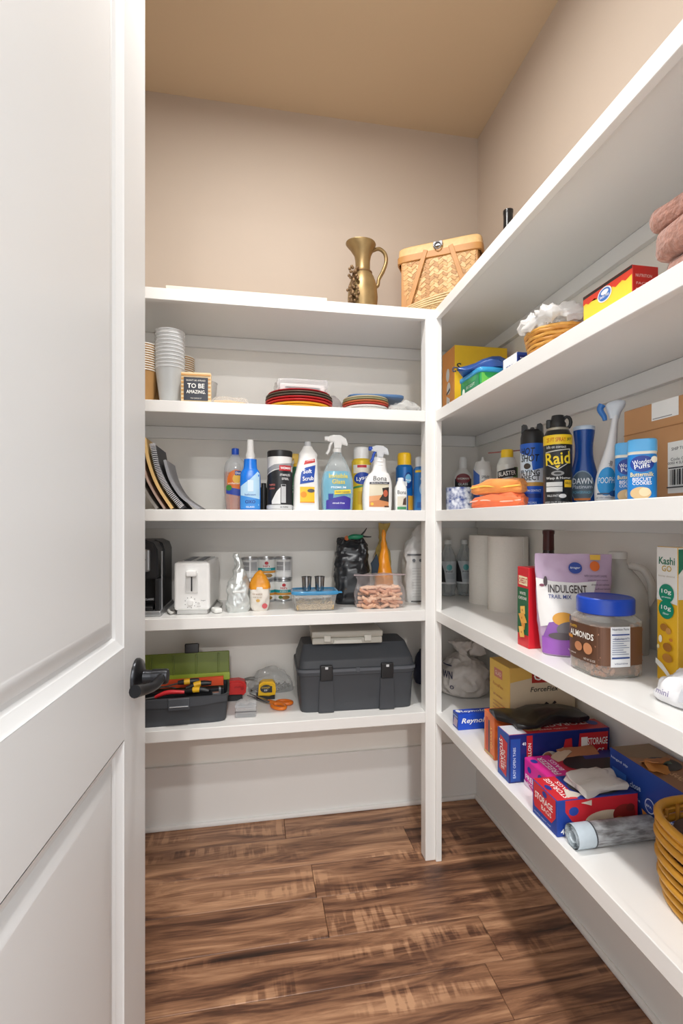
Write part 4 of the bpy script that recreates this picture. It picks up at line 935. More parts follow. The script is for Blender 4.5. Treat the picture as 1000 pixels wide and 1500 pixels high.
# tape measure
X = W(390, 0, 1.80).x
t = thing('tape_measure', 'yellow and black tape measure behind the scissors', 'tape measure', (X, 1.805, Z5), 0)
obj('case', prism([(-.030, .010), (.031, .010), (.034, .030), (.032, .052), (.022, .062), (-.012, .063), (-.026, .054)], -.020, .020, .006), M((240, 190, 30), .4), t)
obj('case_foot', prism([(-.036, 0), (.030, 0), (.030, .014), (.010, .010), (-.010, .012), (-.036, .014)], -.022, .022, .002), M((40, 42, 46), .5), t)
obj('belt_clip', ab(.006, -.0245, .026, .020, -.021, .048, .001), M((50, 50, 54), .4), t)
decal(t, [('e', -.002, .041, .020, .014, (34, 34, 36)), ('t', 'STANLEY', -.002, .045, .006, .030, (240, 200, 50)), ('t', "25'", -.002, .036, .006, .014, (240, 240, 240))], front(.0522))
# bag of hardware
X = W(392, 0, 1.86).x
t = thing('hardware_bag', 'clear bag of screws behind the tape measure', 'bag', (X+.012, 1.872, Z5), 0)
S = fine([(0, .080, .026, 2.6), (.01, .086, .030, 2.6), (.04, .078, .028, 2.4), (.065, .060, .018, 2.2), (.085, .036, .008, 2), (.092, .020, .004, 2)], 4)
bm = crumple(loft(S, 36), .007, 38, 6, lambda c: min(1, c.z/.02)); obj('film', bm, CLEAR((214, 214, 212), .30, .08), t, 70)
rg = random.Random(3); bm = nb()
for i in range(70):
    e = lathe([(.0022, 0), (.0022, .016), (.0042, .017), (.0042, .019)], 8); merge(bm, e, T(rg.uniform(-.066, .066), rg.uniform(-.014, .014), rg.uniform(.006, .022)) @ R(rg.uniform(0, 360)) @ R(90+rg.uniform(-30, 30), 'X'))
obj('screws', bm, M((120, 116, 108), .3, .8, var=.4, scale=150), t, 50, 'stuff')
one('pouch_tail', 'dark twisted bag end lying left of the tape measure', 'bag', tube(crv([(0, 0, .010), (.022, -.004, .014), (.048, -.002, .008)], 5), lambda q: .0045+.004*q, 8), M((112, 110, 106), .4), (W(353, 0, 1.86).x+.012, 1.868, Z5+.040))
# small clear case
X = W(360, 0, 1.64).x
t = thing('bit_case', 'small clear case of drill bits in front of the scissors', 'case', (X, 1.650, Z5), -2)
CB = CLEAR((224, 226, 228), .30, .08)
obj('case_body', ab(-.034, -.020, 0, .034, .020, .034, .004), CB, t)
obj('case_lid', prism([(-.034, .034), (.034, .034), (.034, .042), (.016, .050), (.006, .044), (-.006, .044), (-.016, .050), (-.034, .042)], -.020, .020, .002), CB, t)
for q in (-1, 1): obj('bit', xf(xf(lathe([(.009, 0), (.009, .008), (.004, .009)], 18), Matrix.Rotation(math.pi/2, 4, 'X')), T(q*.014, .004, .034)), M((130, 130, 132), .3, .8), t)
obj('rim_line', ab(-.0345, -.0208, .0185, .0345, -.0198, .0215), M((96, 96, 98), .3, .6), t)
# scissors
a = W(357, 1021, 1.80); 
t = thing('scissors', 'scissors with orange handles lying in front of the tape measure', 'scissors', (.050, 1.715, Z5), 0)
OR = M((228, 122, 34), .4)
def loop(cx_, cyy, rx, ry, rot, z=.008):
    return [(cx_+rx*math.cos(q)*math.cos(rot)-ry*math.sin(q)*math.sin(rot), cyy+rx*math.cos(q)*math.sin(rot)+ry*math.sin(q)*math.cos(rot), z) for q in [2*math.pi*k/20 for k in range(20)]]
b1 = xf(prism([(-.110, -.001), (.0, -.008), (.012, .0), (.0, .006)], -.0014, .0014), T(-.006, .020, .012) @ R(-54) @ R(90, 'X'))
merge(b1, xf(prism([(-.110, .001), (.0, -.006), (.012, .0), (.0, .008)], -.0014, .0014), T(-.004, .022, .008) @ R(-48) @ R(90, 'X')))
obj('blades', b1, M((150, 152, 156), .25, .95), t)
obj('handle', tube(loop(.030, -.025, .028, .017, -.85, .009), .0062, 10, True), OR, t)
obj('handle', tube(loop(.052, .008, .026, .015, -.35, .009), .0062, 10, True), M((222, 112, 28), .4), t)
obj('pivot', xf(box((0, 0, 0), (.034, .018, .009), .003), T(.006, .020, .009) @ R(-45)), OR, t)
# big closed toolbox
bw, bd, hb, hl = .404, .212, .139, .078
t = thing('large_toolbox', 'large closed dark grey toolbox with two black latches', 'toolbox', (.346, 1.620+bd/2+.004, Z5), -1.5)
obj('toolbox_body', loft([(0, bw*.475, bd*.46, 12), (.004, bw*.478, bd*.465, 12), (hb-.016, bw*.493, bd*.49, 12), (hb-.014, bw*.505, bd*.51, 12), (hb-.002, bw*.505, bd*.51, 12)], 56), TB, t)
lid = obj('lid', loft([(hb-.002, bw*.51, bd*.515, 12), (hb+.008, bw*.51, bd*.515, 12), (hb+.010, bw*.498, bd*.495, 12), (hb+.032, bw*.490, bd*.48, 12), (hb+.037, bw*.484, bd*.465, 12), (hb+hl-.004, bw*.455, bd*.30, 14, 0, .010), (hb+hl, bw*.45, bd*.285, 14, 0, .010)], 72), TB, t, 24)
obj('rim_strip', loft([(hb-.003, bw*.512, bd*.52, 12), (hb+.006, bw*.512, bd*.52, 12)], 56), M((92, 96, 102), .45), t)
for sx in (-.108, .100):
    l1 = obj('latch', ab(sx-.021, -bd*.52-.010, hb-.028, sx+.021, -bd*.52+.004, hb+.022, .003), M((30, 31, 33), .4), t)
    obj('latch_mark', ab(sx-.005, -bd*.52-.0115, hb+.010, sx+.005, -bd*.52-.0095, hb+.018, .0008), M((205, 206, 208), .35), l1)
    obj('front_rib', prism([(sx-.026, .002), (sx+.026, .002), (sx+.023, hb-.030), (sx-.023, hb-.030)], -bd*.5-.006, -bd*.45, .002), TB, t)
obj('keyhole', ab(-.006, -bd*.52-.004, hb-.006, .006, -bd*.52+.002, hb+.010, .001), M((80, 84, 90), .4), t)
obj('carry_handle', prism([(-.07, hb+hl-.004), (-.06, hb+hl+.002), (.06, hb+hl+.002), (.07, hb+hl-.004)], -.012, .012, .002), TB, lid)
# clear organiser on top of it
t = thing('organiser_case', 'flat translucent parts organiser lying on the large toolbox', 'case', (.318, 1.728, Z5+hb+hl+.0025), -3)
OC = CLEAR((222, 218, 206), .62, .2)
obj('case_body', ab(-.122, -.068, 0, .122, .068, .022, .004), OC, t)
obj('case_lid', ab(-.124, -.070, .0225, .124, .070, .044, .005), OC, t)
for q in (-1, 1): obj('catch', ab(q*.070-.012, -.076, .010, q*.070+.012, -.0685, .032, .002), CLEAR((228, 226, 216), .75, .2), t)
obj('grip', prism([(-.05, .004), (.05, .004), (.046, .016), (-.046, .016)], -.080, -.069, .002), CLEAR((228, 226, 216), .75, .2), t)
for q in range(6): obj('divider', ab(-.115+.046*q-.001, -.062, .003, -.115+.046*q+.001, .062, .021), CLEAR((210, 206, 196), .6, .2), t)

# ------------------------------------------------------------------ second shelf, right run
def acarton(name, label, x0, y0, x1, y1, z, h, cols, cat='box', bev=.0012):
    """carton set square to the walls: local left face looks down the aisle (-x), front face looks to the door (-y)"""
    return carton(name, label, cat, ((x0+x1)/2, (y0+y1)/2, z), 0, x1-x0, y1-y0, h, cols, None, bev)
x0, y0, x1, y1, h = .693, 1.63, .893, 1.747, .250
t = acarton('diaper_box', 'tall bright yellow carton with an orange side by the corner post', x0, y0, x1, y1, Z2, h, [(248, 200, 44), (250, 164, 66), (246, 206, 80)])
decal(t, [('t', 'S', -.084, .172, .030, .018, (40, 40, 50)), ('e', .02, .16, .03, .04, (250, 220, 110)), ('e', -.076, .03, .008, .012, (200, 160, 30))], front(y1-y0))
decal(t, [('e', -.004, .16, .016, .024, (244, 240, 232)), ('e', .004, .11, .017, .022, (244, 240, 232)), ('p', [(-.018, .02), (.014, .02), (.016, .07), (-.014, .085)], (244, 240, 232)), ('p', [(-.016, .095), (.018, .110), (.018, .100), (-.014, .088)], (60, 56, 60)), ('e', .004, .05, .007, .010, (70, 110, 90)), ('r', -.016, .005, .010, .016, (240, 236, 228))], leftf(x1-x0))
# green wipes tub
x0, y0, x1, y1, h = .673, 1.394, .803, 1.542, .100
t = thing('wipes_tub', 'green tub of wipes with light blue lid', 'tub', ((x0+x1)/2, (y0+y1)/2, Z2), 0)
w_, d_ = x1-x0, y1-y0
obj('tub_body', loft([(0, w_*.47, d_*.47, 10), (.003, w_*.48, d_*.48, 10), (h-.014, w_*.5, d_*.5, 10)], 44), M((46, 156, 82), .35), t)
obj('foot_band', loft([(.0005, w_*.475, d_*.475, 10), (.010, w_*.49, d_*.49, 10)], 44), M((60, 170, 220), .35), t)
obj('lid', loft([(h-.016, w_*.51, d_*.51, 10), (h-.012, w_*.53, d_*.53, 10), (h-.003, w_*.53, d_*.53, 10), (h, w_*.50, d_*.50, 10)], 44), M((58, 160, 214), .35), t)
decal(t, [('r', -.058, .012, .058, h-.018, (110, 196, 84)), ('t', 'aloe', -.01, .06, .016, .05, (40, 130, 70)), ('e', .034, .04, .014, .010, (170, 220, 120)), ('t', 'baby wipes', -.01, .035, .008, .07, (30, 110, 64))], front(d_*.985))
decal(t, [('r', -.066, .012, .066, h-.018, (24, 134, 84)), ('e', -.044, .048, .010, .013, (230, 236, 226)), ('t', 'BIOSOFT', .008, .058, .010, .06, (210, 236, 214)), ('t', 'natural', .008, .038, .007, .05, (170, 216, 180))], leftf(w_*.985))
# blue cloth pack on the tub
t = thing('blue_pack', 'crumpled navy blue soft pack lying on the wipes tub', 'pack', ((x0+x1)/2-.004, (y0+y1)/2-.015, Z2+h+.001), -35)
bm = subd(ab(-.088, -.055, 0, .088, .055, .030, .004), 6)
for v in bm.verts:
    e = max(abs(v.co.x)/.088, abs(v.co.y)/.055); v.co.z = max(0, v.co.z*(1.0-.5*e**4)+(.012*math.sin(v.co.x*45+1) if v.co.z > .01 else 0))
crumple(bm, .006, 40, 5, lambda c: 1 if c.z > .006 else 0); crease(bm, .008, 34, 3, lambda c: 1 if c.z > .006 else 0); obj('pack_body', bm, M((30, 76, 150), .35, var=.35, scale=24), t, 70)
obj('loop', tube(crv([(-.088, -.050, .012), (-.102, -.050, .016), (-.104, -.052, .004), (-.094, -.056, .002)], 5), .0024, 6), M((50, 50, 70), .4), t)
# small white box
x0 = .690; a = WX(742, 0, x0); b_ = WX(757, 0, x0); hh = WX(757, 515, x0).z-Z2
t = acarton('small_box', 'small white and navy carton between wipes tub and wicker bowl', x0, b_.y, x0+.062, b_.y+.075, Z2, hh, [(48, 74, 150), (236, 238, 242), (226, 228, 234)])
decal(t, [('r', -.028, hh*.70, .028, hh*.90, (30, 44, 110)), ('t', 'tea bags', 0, hh*.8, .008, .045, (240, 240, 244)), ('r', -.028, hh*.15, .028, hh*.5, (90, 120, 190))], front(.075))
decal(t, [('t', 'TEA', 0, hh*.6, .016, .04, (60, 80, 150))], leftf(.062))
# wicker bowl with a plastic bag in it
X = .735; yb = WX(816, 0, X).y
t = thing('wicker_bowl', 'round honey wicker bowl holding a plastic bag', 'bowl', (X, yb, Z2), 0)
WB = weave_mat((158, 104, 34), (214, 158, 72), 130, 60)
obj('bowl_body', lathe([(.050, 0), (.054, .002), (.072, .085), (.069, .085), (.050, .006), (.001, .006)], 40), WB, t)
obj('rim', tube([(.0725*math.cos(q*.157), .0725*math.sin(q*.157), .087+.0012*(q % 2)) for q in range(40)], .0052, 8, True), M((206, 150, 66), .5, var=.25, scale=90), t)
for q in range(9): obj('coil', tube([((.0545+.0185*(q+.5)/9)*math.cos(g*.157), (.0545+.0185*(q+.5)/9)*math.sin(g*.157), .004+.082*(q+.5)/9+.0012*(1 if (g//2+q) % 2 else -1)) for g in range(40)], .0052, 6, True), M((206, 150, 66) if q % 2 else (190, 130, 52), .5, var=.25, scale=60), t)
t = thing('bread_bag', 'white translucent plastic bag bulging out of the wicker bowl', 'bag', (X, yb, Z2+.010), 0)
S = fine([(0, .034, .034, 2), (.04, .044, .044, 2), (.078, .058, .058, 2.2), (.092, .076, .074, 2.4), (.108, .080, .076, 2.4), (.124, .062, .056, 2), (.132, .02, .016, 2)], 8)
bm = crease(crumple(loft(S, 80), .010, 26, 3, lambda c: 1 if c.z > .085 else .1), .024, 30, 5, lambda c: 1 if c.z > .08 else 0); obj('film', bm, CLEAR((240, 238, 236), .55, .15), t, 50)
# red and yellow snack box
X = .720; pr = WX(926, 387, X); pl = WX(854, 0, X); hh = pr.z-Z2
t = acarton('snack_box', 'red and yellow snack carton on the second shelf beside the wicker bowl', X, pr.y, X+.058, pl.y, Z2, hh, [(214, 48, 40), (248, 214, 66), (196, 40, 34)])
Ld = pl.y-pr.y
wave = [(-Ld/2+Ld*q/16, hh*.84+.003*math.sin(q*2.1)) for q in range(17)]
decal(t, [('p', wave+[(Ld/2, hh), (-Ld/2, hh)], (226, 66, 44)), ('r', -Ld/2, hh-.007, Ld/2, hh-.0005, (46, 34, 34)), ('e', -.004, hh*.815, .021, .0155, (236, 238, 242)), ('e', -.004, hh*.815, .018, .0130, (60, 116, 196)), ('e', -.003, hh*.85, .011, .005, (244, 246, 250)), ('t', 'Swiss Miss', -.004, hh*.79, .007, .028, (244, 246, 250)), ('t', 'cocoa mix', .01, hh*.40, .007, .06, (220, 170, 40))], leftf(.058))
decal(t, [('t', 'NUTRITION', -.004, hh*.84, .006, .036, (250, 210, 200)), ('t', 'FACTS', -.006, hh*.72, .005, .03, (250, 200, 190))]+[('r', -.022, hh*(.62-.07*q), .016, hh*(.62-.07*q)+.003, (246, 190, 180)) for q in range(7)]+[('e', .020, hh*.66, .004, .005, (240, 150, 140))], front(Ld))
# fluffy folded blanket
t = thing('fleece_blanket', 'dusty pink fluffy folded blanket at the right edge of the second shelf', 'blanket', (.752, .685, Z2), 0)
FL = M((158, 112, 96), .95, var=.45, scale=110, bump=1.0, sheen=.3)
for q, (z0, z1, g) in enumerate(((0, .075, .062), (.074, .128, .074), (.128, .172, .070))):
    bm = subd(ab(-g, -.115, z0, g, .050+.012*q, z1, .016), 5); bmesh.ops.smooth_vert(bm, verts=bm.verts[:], factor=.5); bmesh.ops.smooth_vert(bm, verts=bm.verts[:], factor=.5); crumple(bm, .006, 22, q+1, lambda c: 1 if c.z > .012 else 0)
    obj('fold', bm, FL, t, 80)

# ------------------------------------------------------------------ third shelf, right run
def at3(px0, px1, pyt, X): return fitX(px0, px1, pyt, X, Z3)
# patterned tape rolls
yv, wd, h = at3(652, 690, 714, .685)
for q, l in ((0, 'lower blue and white patterned tape roll beside the corner post'), (1, 'upper blue and white patterned tape roll beside the corner post')):
    hh = h/2-.0005
    bm = lathe([(.026, 0), (wd/2, 0), (wd/2, hh), (.026, hh), (.026, 0)], 36, capb=False, capt=False)
    one('tape_roll', l, 'tape', bm, weave_mat((58, 78, 140), (222, 226, 234), 60, 60, .35, .0), (.692, yv+.01, Z3+q*(hh+.0005)), 0, 'patterned tape rolls')
# black-label bottle
X = .80; yv, wd, h = at3(664, 692, 670, X); yv = min(yv, YB-.05)
t = thing('cooktop_cleaner', 'white bottle with black label in the shelf corner', 'bottle', (X, yv, Z3), facing(X, yv))
S = fine([(0, wd*.46, .022, 3), (.003, wd*.5, .024, 3), (h*.60, wd*.48, .024, 3), (h*.73, wd*.34, .020, 2.4), (h*.80, wd*.20, .015, 2), (h*.90, wd*.18, .0135, 2), (h, wd*.15, .011, 2)], 4)
obj('bottle_body', loft([s for s in S if s[0] <= h*.83], 32), M((226, 224, 220), .35), t)
obj('cap', lathe([(.0155, h*.80), (.0155, h*.94), (.0125, h), (.001, h)], 22), PLW, t)
decal(t, [('r', -wd*.42, .012, wd*.42, h*.60, (34, 32, 34)), ('e', 0, h*.60, wd*.36, .020, (130, 26, 40)), ('t', 'WEIMAN', 0, h*.60, .008, wd*.58, (240, 236, 230)), ('t', 'GLASS', 0, h*.50, .009, .036, (236, 234, 230)), ('t', 'COOK TOP', 0, h*.43, .008, .046, (236, 234, 230)), ('t', 'cleaner', 0, h*.36, .006, .036, (180, 178, 176))], surf(S), .008)
# white and blue can with nozzle
X = .80; yv, wd, h = at3(693, 720, 670, X); r = wd/2
t = aerosol('starch_can', 'white and blue spray can with thin white nozzle', (X, yv, Z3), facing(X, yv), r, h-.016, (226, 226, 224), None, .0, [('p', [(-.04, .0), (-.010, .0), (-.010, h*.66), (-.04, h*.78)], (70, 110, 190)), ('r', -.004, .01, .026, h*.56, (206, 206, 208)), ('t', 'SPRAY', .011, h*.62, .010, .028, (60, 60, 70)), ('t', 'STARCH', .011, h*.52, .007, .028, (90, 80, 60)), ('r', -.002, h*.34, .026, h*.44, (190, 170, 110)), ('t', 'heavy duty', .011, h*.26, .006, .026, (70, 80, 120))], dome=.030)
obj('nozzle', lathe([(.0075, h-.018), (.0075, h-.010), (.005, h-.008), (.005, h), (.003, h+.001)], 16), PLW, t)
# silicone can
X = .79; yv, wd, h = at3(728, 757, 659, X); r = wd/2
t = aerosol('silicone_can', 'green and white silicone spray can with yellow cap and straw', (X, yv, Z3), facing(X, yv), r, h, (214, 216, 210), None, .026, [('r', -.06, .0, .06, h*.30, (70, 112, 58)), ('p', [(.012, h*.28), (.06, h*.28), (.06, h*.70), (.022, h*.70)], (96, 140, 74)), ('p', [(-.034, h*.50), (.034, h*.56), (.034, h*.70), (-.034, h*.63)], (34, 32, 34)), ('t', 'BLASTER', 0, h*.595, .014, .056, (238, 236, 230), {'bold': .02, 'rot': 6}), ('t', 'SILICONE', .002, h*.42, .014, .058, (240, 240, 236), {'bold': .02})], dome=.022)
obj('cap', lathe([(r*.60, h-.027), (r*.60, h-.004), (r*.54, h), (.001, h)], 24), M((246, 206, 34), .4), t)
obj('straw', tube([(-.058, -.004, h-.008), (.058, -.004, h-.003)], .0016, 6), M((150, 60, 50), .4), t)
# orange microfibre packs
X = .672; yv = WX(722, 0, X).y
OC1 = M((236, 112, 62), .6, var=.25, scale=22, sheen=.3); OC2 = M((246, 150, 72), .6, var=.25, scale=22, sheen=.3)
def soft(name, label, loc, rz, w_, d_, h, mat, seed, band, zs=1.0):
    t = thing(name, label, 'cloth', loc, rz)
    bm = subd(ab(-w_/2, -d_/2, 0, w_/2, d_/2, h, h*.32), 6)
    for v in bm.verts: v.co.z *= .80+.35*math.sin(2.4*(v.co.x/w_+.5)+.3)-.18*(v.co.x < -w_*.3)
    crumple(bm, .006, 24, seed, lambda c: 1 if c.z > h*.3 else .15); crease(bm, .010, 30, seed, lambda c: 1 if c.z > h*.2 else 0)
    for v in bm.verts: v.co.z = max(0, v.co.z)
    obj('cloth_body', bm, mat, t, 70)
    obj('fold_line', tube(crv([(-w_/2*.96, -d_/2*.99, h*.5), (-w_*.2, -d_/2-.002, h*.60), (w_*.15, -d_/2-.002, h*.48), (w_/2*.96, -d_/2*.99, h*.55)], 5), .0022, 6), band, t)
    return t
rz_ = -58
soft('cleaning_cloth', 'lower folded orange cleaning cloth pack below the other', (X+.022, yv-.01, Z3), rz_, .164, .080, .038, OC1, 2, M((250, 190, 170), .5))
soft('cleaning_cloth', 'upper folded orange cleaning cloth pack with yellow edge on top', (X+.022, yv-.01, Z3+.040), rz_, .160, .078, .038, OC2, 7, M((250, 206, 90), .5))
# insect spray
X = .755; yv, wd, h = at3(763, 796, 622, X); r = wd/2
t = aerosol('insect_spray', 'blue and white flying insect spray can with black top', (X, yv, Z3), facing(X, yv)-6, r, h, (226, 230, 236), None, .0, [('r', -.09, .0, .09, h*.26, (24, 84, 196)), ('r', -.09, h*.255, .09, h*.30, (196, 150, 70)), ('p', [(-.09, h*.42), (.0, h*.42), (.04, h*.56), (.04, h*.72), (-.09, h*.72)], (206, 222, 238)), ('p', [(.004, h*.44), (.06, h*.50), (.06, h*.76), (-.06, h*.76), (-.06, h*.70), (.0, h*.60)], (32, 92, 190)),
    ('t', 'HOT', -.010, h*.665, .020, .040, (20, 22, 26), {'bold': .02, 'shear': .2}), ('t', 'SHOT', -.004, h*.585, .020, .050, (20, 22, 26), {'bold': .02, 'shear': .2}), ('t', 'FLYING', -.004, h*.415, .014, .052, (24, 24, 28), {'bold': .015}), ('t', 'INSECT', -.004, h*.352, .014, .052, (24, 24, 28), {'bold': .015}), ('e', -.010, h*.49, .009, .008, (60, 50, 44)),
    ('t', 'KILLS ON CONTACT', 0, h*.20, .006, .05, (220, 232, 246)), ('r', -.024, h*.115, .026, h*.165, (20, 50, 130)), ('t', 'ITALIAN', 0, h*.06, .006, .026, (190, 214, 244))], dome=.004)
hb = h-.056
for q in list(t.children):
    if q.name.startswith('can_body'): q.scale.z = hb/h*1.02
sh = obj('spray_head', lathe([(r*1.0, hb), (r*.99, hb+.020), (r*.90, hb+.034), (r*.78, hb+.040), (.001, hb+.041)], 28), BLK, t)
for sx in (-1, 1): obj('head_horn', prism([(sx*r*.30, hb+.034), (sx*r*.88, hb+.030), (sx*r*.86, h-.004), (sx*r*.72, h), (sx*r*.44, h-.002)], -r*.55, r*.55, .003), BLK, sh)
obj('button', box((0, -.002, hb+.042), (.010, .014, .012), .003), M((70, 70, 72), .4), sh)
# wasp spray
X = .735; yv, wd, h = at3(797, 836, 608, X); r = wd/2
t = thing('wasp_spray', 'black wasp spray can with yellow lettering and black trigger top', 'spray can', (X, yv, Z3), facing(X, yv))
hb = h-.052
obj('can_body', lathe([(r*.97, 0), (r, .003), (r, hb-.004), (r*.98, hb), (r*.80, hb+.012), (r*.72, hb+.014)], 36), M((30, 30, 32), .3), t)
obj('dome_ring', lathe([(r*.80, hb+.010), (r*.76, hb+.018), (r*.6, hb+.019)], 28), M((170, 166, 150), .3, .5), t)
sh = obj('spray_head', lathe([(r*.58, hb+.014), (r*.58, hb+.030), (r*.50, hb+.034), (r*.42, h-.002), (.001, h)], 24), BLK, t)
obj('trigger_guard', tube([(r*.62+.009*math.cos(q*.5236), 0, hb+.032+.014*math.sin(q*.5236)) for q in range(12)], .0042, 8, True), BLK, sh)
obj('nozzle', box((-r*.62, 0, hb+.030), (.012, .016, .022), .003), BLK, sh)
decal(t, [('r', -.095, hb*.86, .095, hb*.995, (246, 208, 36)), ('t', '25 FT SPRAY', -.004, hb*.925, .010, .046, (200, 60, 30)), ('t', 'JET', .028, hb*.925, .008, .014, (40, 40, 40)), ('t', 'kills on contact', -.004, hb*.825, .007, .046, (220, 220, 216)),
    ('p', [(-.030, hb*.76), (.030, hb*.80), (.026, hb*.60), (.0, hb*.50), (-.026, hb*.58)], (200, 198, 190)), ('p', [(-.028, hb*.745), (.0275, hb*.785), (.0240, hb*.605), (.0, hb*.515), (-.024, hb*.585)], (36, 36, 38)), ('t', 'Raid', .0, hb*.665, .030, .058, (246, 214, 44), {'bold': .02, 'rot': 4}), ('p', [(-.006, hb*.56), (.006, hb*.57), (.0, hb*.52)], (246, 214, 44)), ('e', .0, hb*.455, .014, .006, (150, 150, 150)), ('e', .0, hb*.455, .008, .003, (40, 40, 40)),
    ('t', 'Wasp & Hornet', .002, hb*.385, .008, .056, (232, 232, 230)), ('r', -.026, hb*.20, .010, hb*.335, (206, 206, 204)), ('r', -.026, hb*.268, .010, hb*.276, (60, 60, 60)), ('r', .014, hb*.26, .032, hb*.36, (240, 196, 40)), ('t', 'KILLS', .023, hb*.32, .006, .014, (40, 40, 30)), ('t', 'KILLS FAST', -.010, hb*.145, .005, .024, (200, 200, 200)), ('e', .010, hb*.14, .008, .005, (220, 220, 220)), ('t', 'KEEP OUT OF REACH', .0, hb*.05, .005, .056, (170, 170, 170))], cyl(r), .007)
one('red_can', 'red spray can hidden behind the black wasp spray', 'spray can', lathe([(.026, 0), (.027, .003), (.027, .175), (.020, .186), (.016, .188), (.016, .197), (.001, .198)], 26), M((190, 44, 44), .3), (.846, WX(803, 0, .846).y+.012, Z3))
# dish soap
X = .815; yv, wd, h = at3(836, 874, 625, X)
t = thing('dish_soap', 'tall dark blue dish soap bottle standing on its wide cap', 'bottle', (X, yv, Z3), facing(X, yv))
S = fine([(0, wd*.46, .030, 2.6), (.004, wd*.52, .033, 2.6), (h*.22, wd*.53, .034, 2.6), (h*.42, wd*.46, .031, 2.5), (h*.58, wd*.35, .027, 2.3), (h*.75, wd*.32, .025, 2.2), (h*.90, wd*.37, .028, 2.2), (h*.95, wd*.38, .029, 2.2)], 5)
obj('bottle_body', loft(S, 36), M((22, 76, 160), .2), t)
obj('cap', loft([(h*.945, wd*.385, .0295, 2.2), (h*.99, wd*.385, .0295, 2.2), (h, wd*.33, .024, 2.2)], 32), M((206, 222, 240), .35), t)
decal(t, [('e', -.004, h*.24, wd*.42, h*.20, (130, 156, 180)), ('e', -.004, h*.24, wd*.39, h*.185, (86, 104, 120)), ('t', 'DAWN', -.004, h*.31, .015, .044, (240, 246, 252), {'bold': .02}), ('t', 'Platinum', -.004, h*.24, .009, .044, (210, 220, 232)), ('r', -.022, h*.075, .014, h*.10, (230, 130, 50)), ('t', 'POWERWASH', -.004, h*.17, .007, .04, (120, 190, 220))], surf(S), .008)
# slender white freshener spray
X = .80; yv, wd, h = at3(873, 905, 588, X); yv += .004
t = thing('fabric_spray', 'white and blue pear-shaped freshener spray with slim neck', 'spray bottle', (X, yv, Z3), facing(X, yv))
S = fine([(0, wd*.40, .026, 2.4), (.004, wd*.46, .029, 2.4), (h*.18, wd*.47, .030, 2.4), (h*.34, wd*.40, .026, 2.3, .003, 0), (h*.50, wd*.28, .019, 2.2, .009, 0), (h*.70, wd*.17, .012, 2, .015, 0), (h*.86, wd*.15, .011, 2, .019, 0)], 5)
obj('bottle_body', loft(S, 34), M((230, 232, 236), .3), t)
hd = obj('spray_head', xf(loft(fine([(h*.83, .010, .010, 2), (h*.88, .013, .012, 2.2), (h*.95, .020, .014, 2.4, .002, 0), (h*.985, .018, .013, 2.4, .004, 0), (h, .010, .008, 2, .006, 0)], 4), 28), T(.017, 0, 0)), M((214, 222, 232), .3), t)
obj('trigger', tube(crv([(-.008, 0, h*.975), (-.012, 0, h*.93), (-.004, 0, h*.86), (-.002, 0, h*.82)], 5), lambda q: .008-.0035*q, 10), M((56, 120, 196), .35), hd)
decal(t, [('e', 0, h*.225, wd*.40, h*.135, (40, 152, 220)), ('t', 'POOPH', 0, h*.235, .014, wd*.66, (240, 248, 252), {'bold': .0}), ('t', 'odor', .004, h*.395, .008, .012, (70, 70, 80), {'rot': 90}), ('r', -wd*.36, h*.10, .014, h*.115, (70, 90, 120)), ('e', .016, h*.108, .010, .007, (40, 90, 160)), ('t', 'pet odor eliminator', -.002, h*.07, .005, .036, (110, 120, 140))], surf(S), .008)
# two blue jars
for i, (p0, p1, pt, X, l) in enumerate(((906, 932, 650, .772, 'left of the two light blue lidded snack jars before the cardboard box'), (921, 959, 645, .715, 'right of the two light blue lidded snack jars before the cardboard box'))):
    yv, wd, h = at3(p0, p1, pt, X); r = wd/2*.98
    if i == 0: r = .0235
    t = thing('snack_jar', l, 'jar', (X, yv, Z3), facing(X, yv), 'blue snack jars')
    S = [(0, r*.96, r*.96, 3.5), (.003, r, r, 3.5), (h*.74, r, r, 3.5), (h*.76, r*.96, r*.96, 3.5)]
    obj('jar_body', loft(S, 36), M((24, 128, 206), .3), t)
    obj('seal_band', loft([(h*.755, r*.97, r*.97, 3.5), (h*.80, r*.99, r*.99, 3.5)], 36), M((232, 228, 214), .4), t)
    obj('lid', loft([(h*.80, r*1.02, r*1.02, 3.5), (h*.975, r*1.02, r*1.02, 3.5), (h, r*.96, r*.96, 3.5)], 36), M((92, 176, 232), .35), t)
    decal(t, [('e', 0, h*.60, r*.80, h*.13, (28, 60, 150)), ('t', 'Wonder', 0, h*.63, .009, r*1.25, (240, 244, 250), {'rot': 8}), ('t', 'Puffs', 0, h*.56, .008, r*1.0, (240, 244, 250), {'rot': 8}), ('t', 'Buttermilk', 0, h*.43, .008, r*1.5, (246, 226, 150)), ('t', 'BISCUIT', 0, h*.35, .007, r*1.2, (250, 250, 250)), ('t', 'COOKIES', 0, h*.29, .006, r*1.2, (250, 250, 250)), ('e', -.002, h*.13, r*.66, h*.10, (216, 184, 134)), ('e', .004, h*.15, r*.36, h*.07, (236, 212, 172)), ('e', r*.75, h*.66, .005, .006, (240, 236, 220))], surf(S), .006)
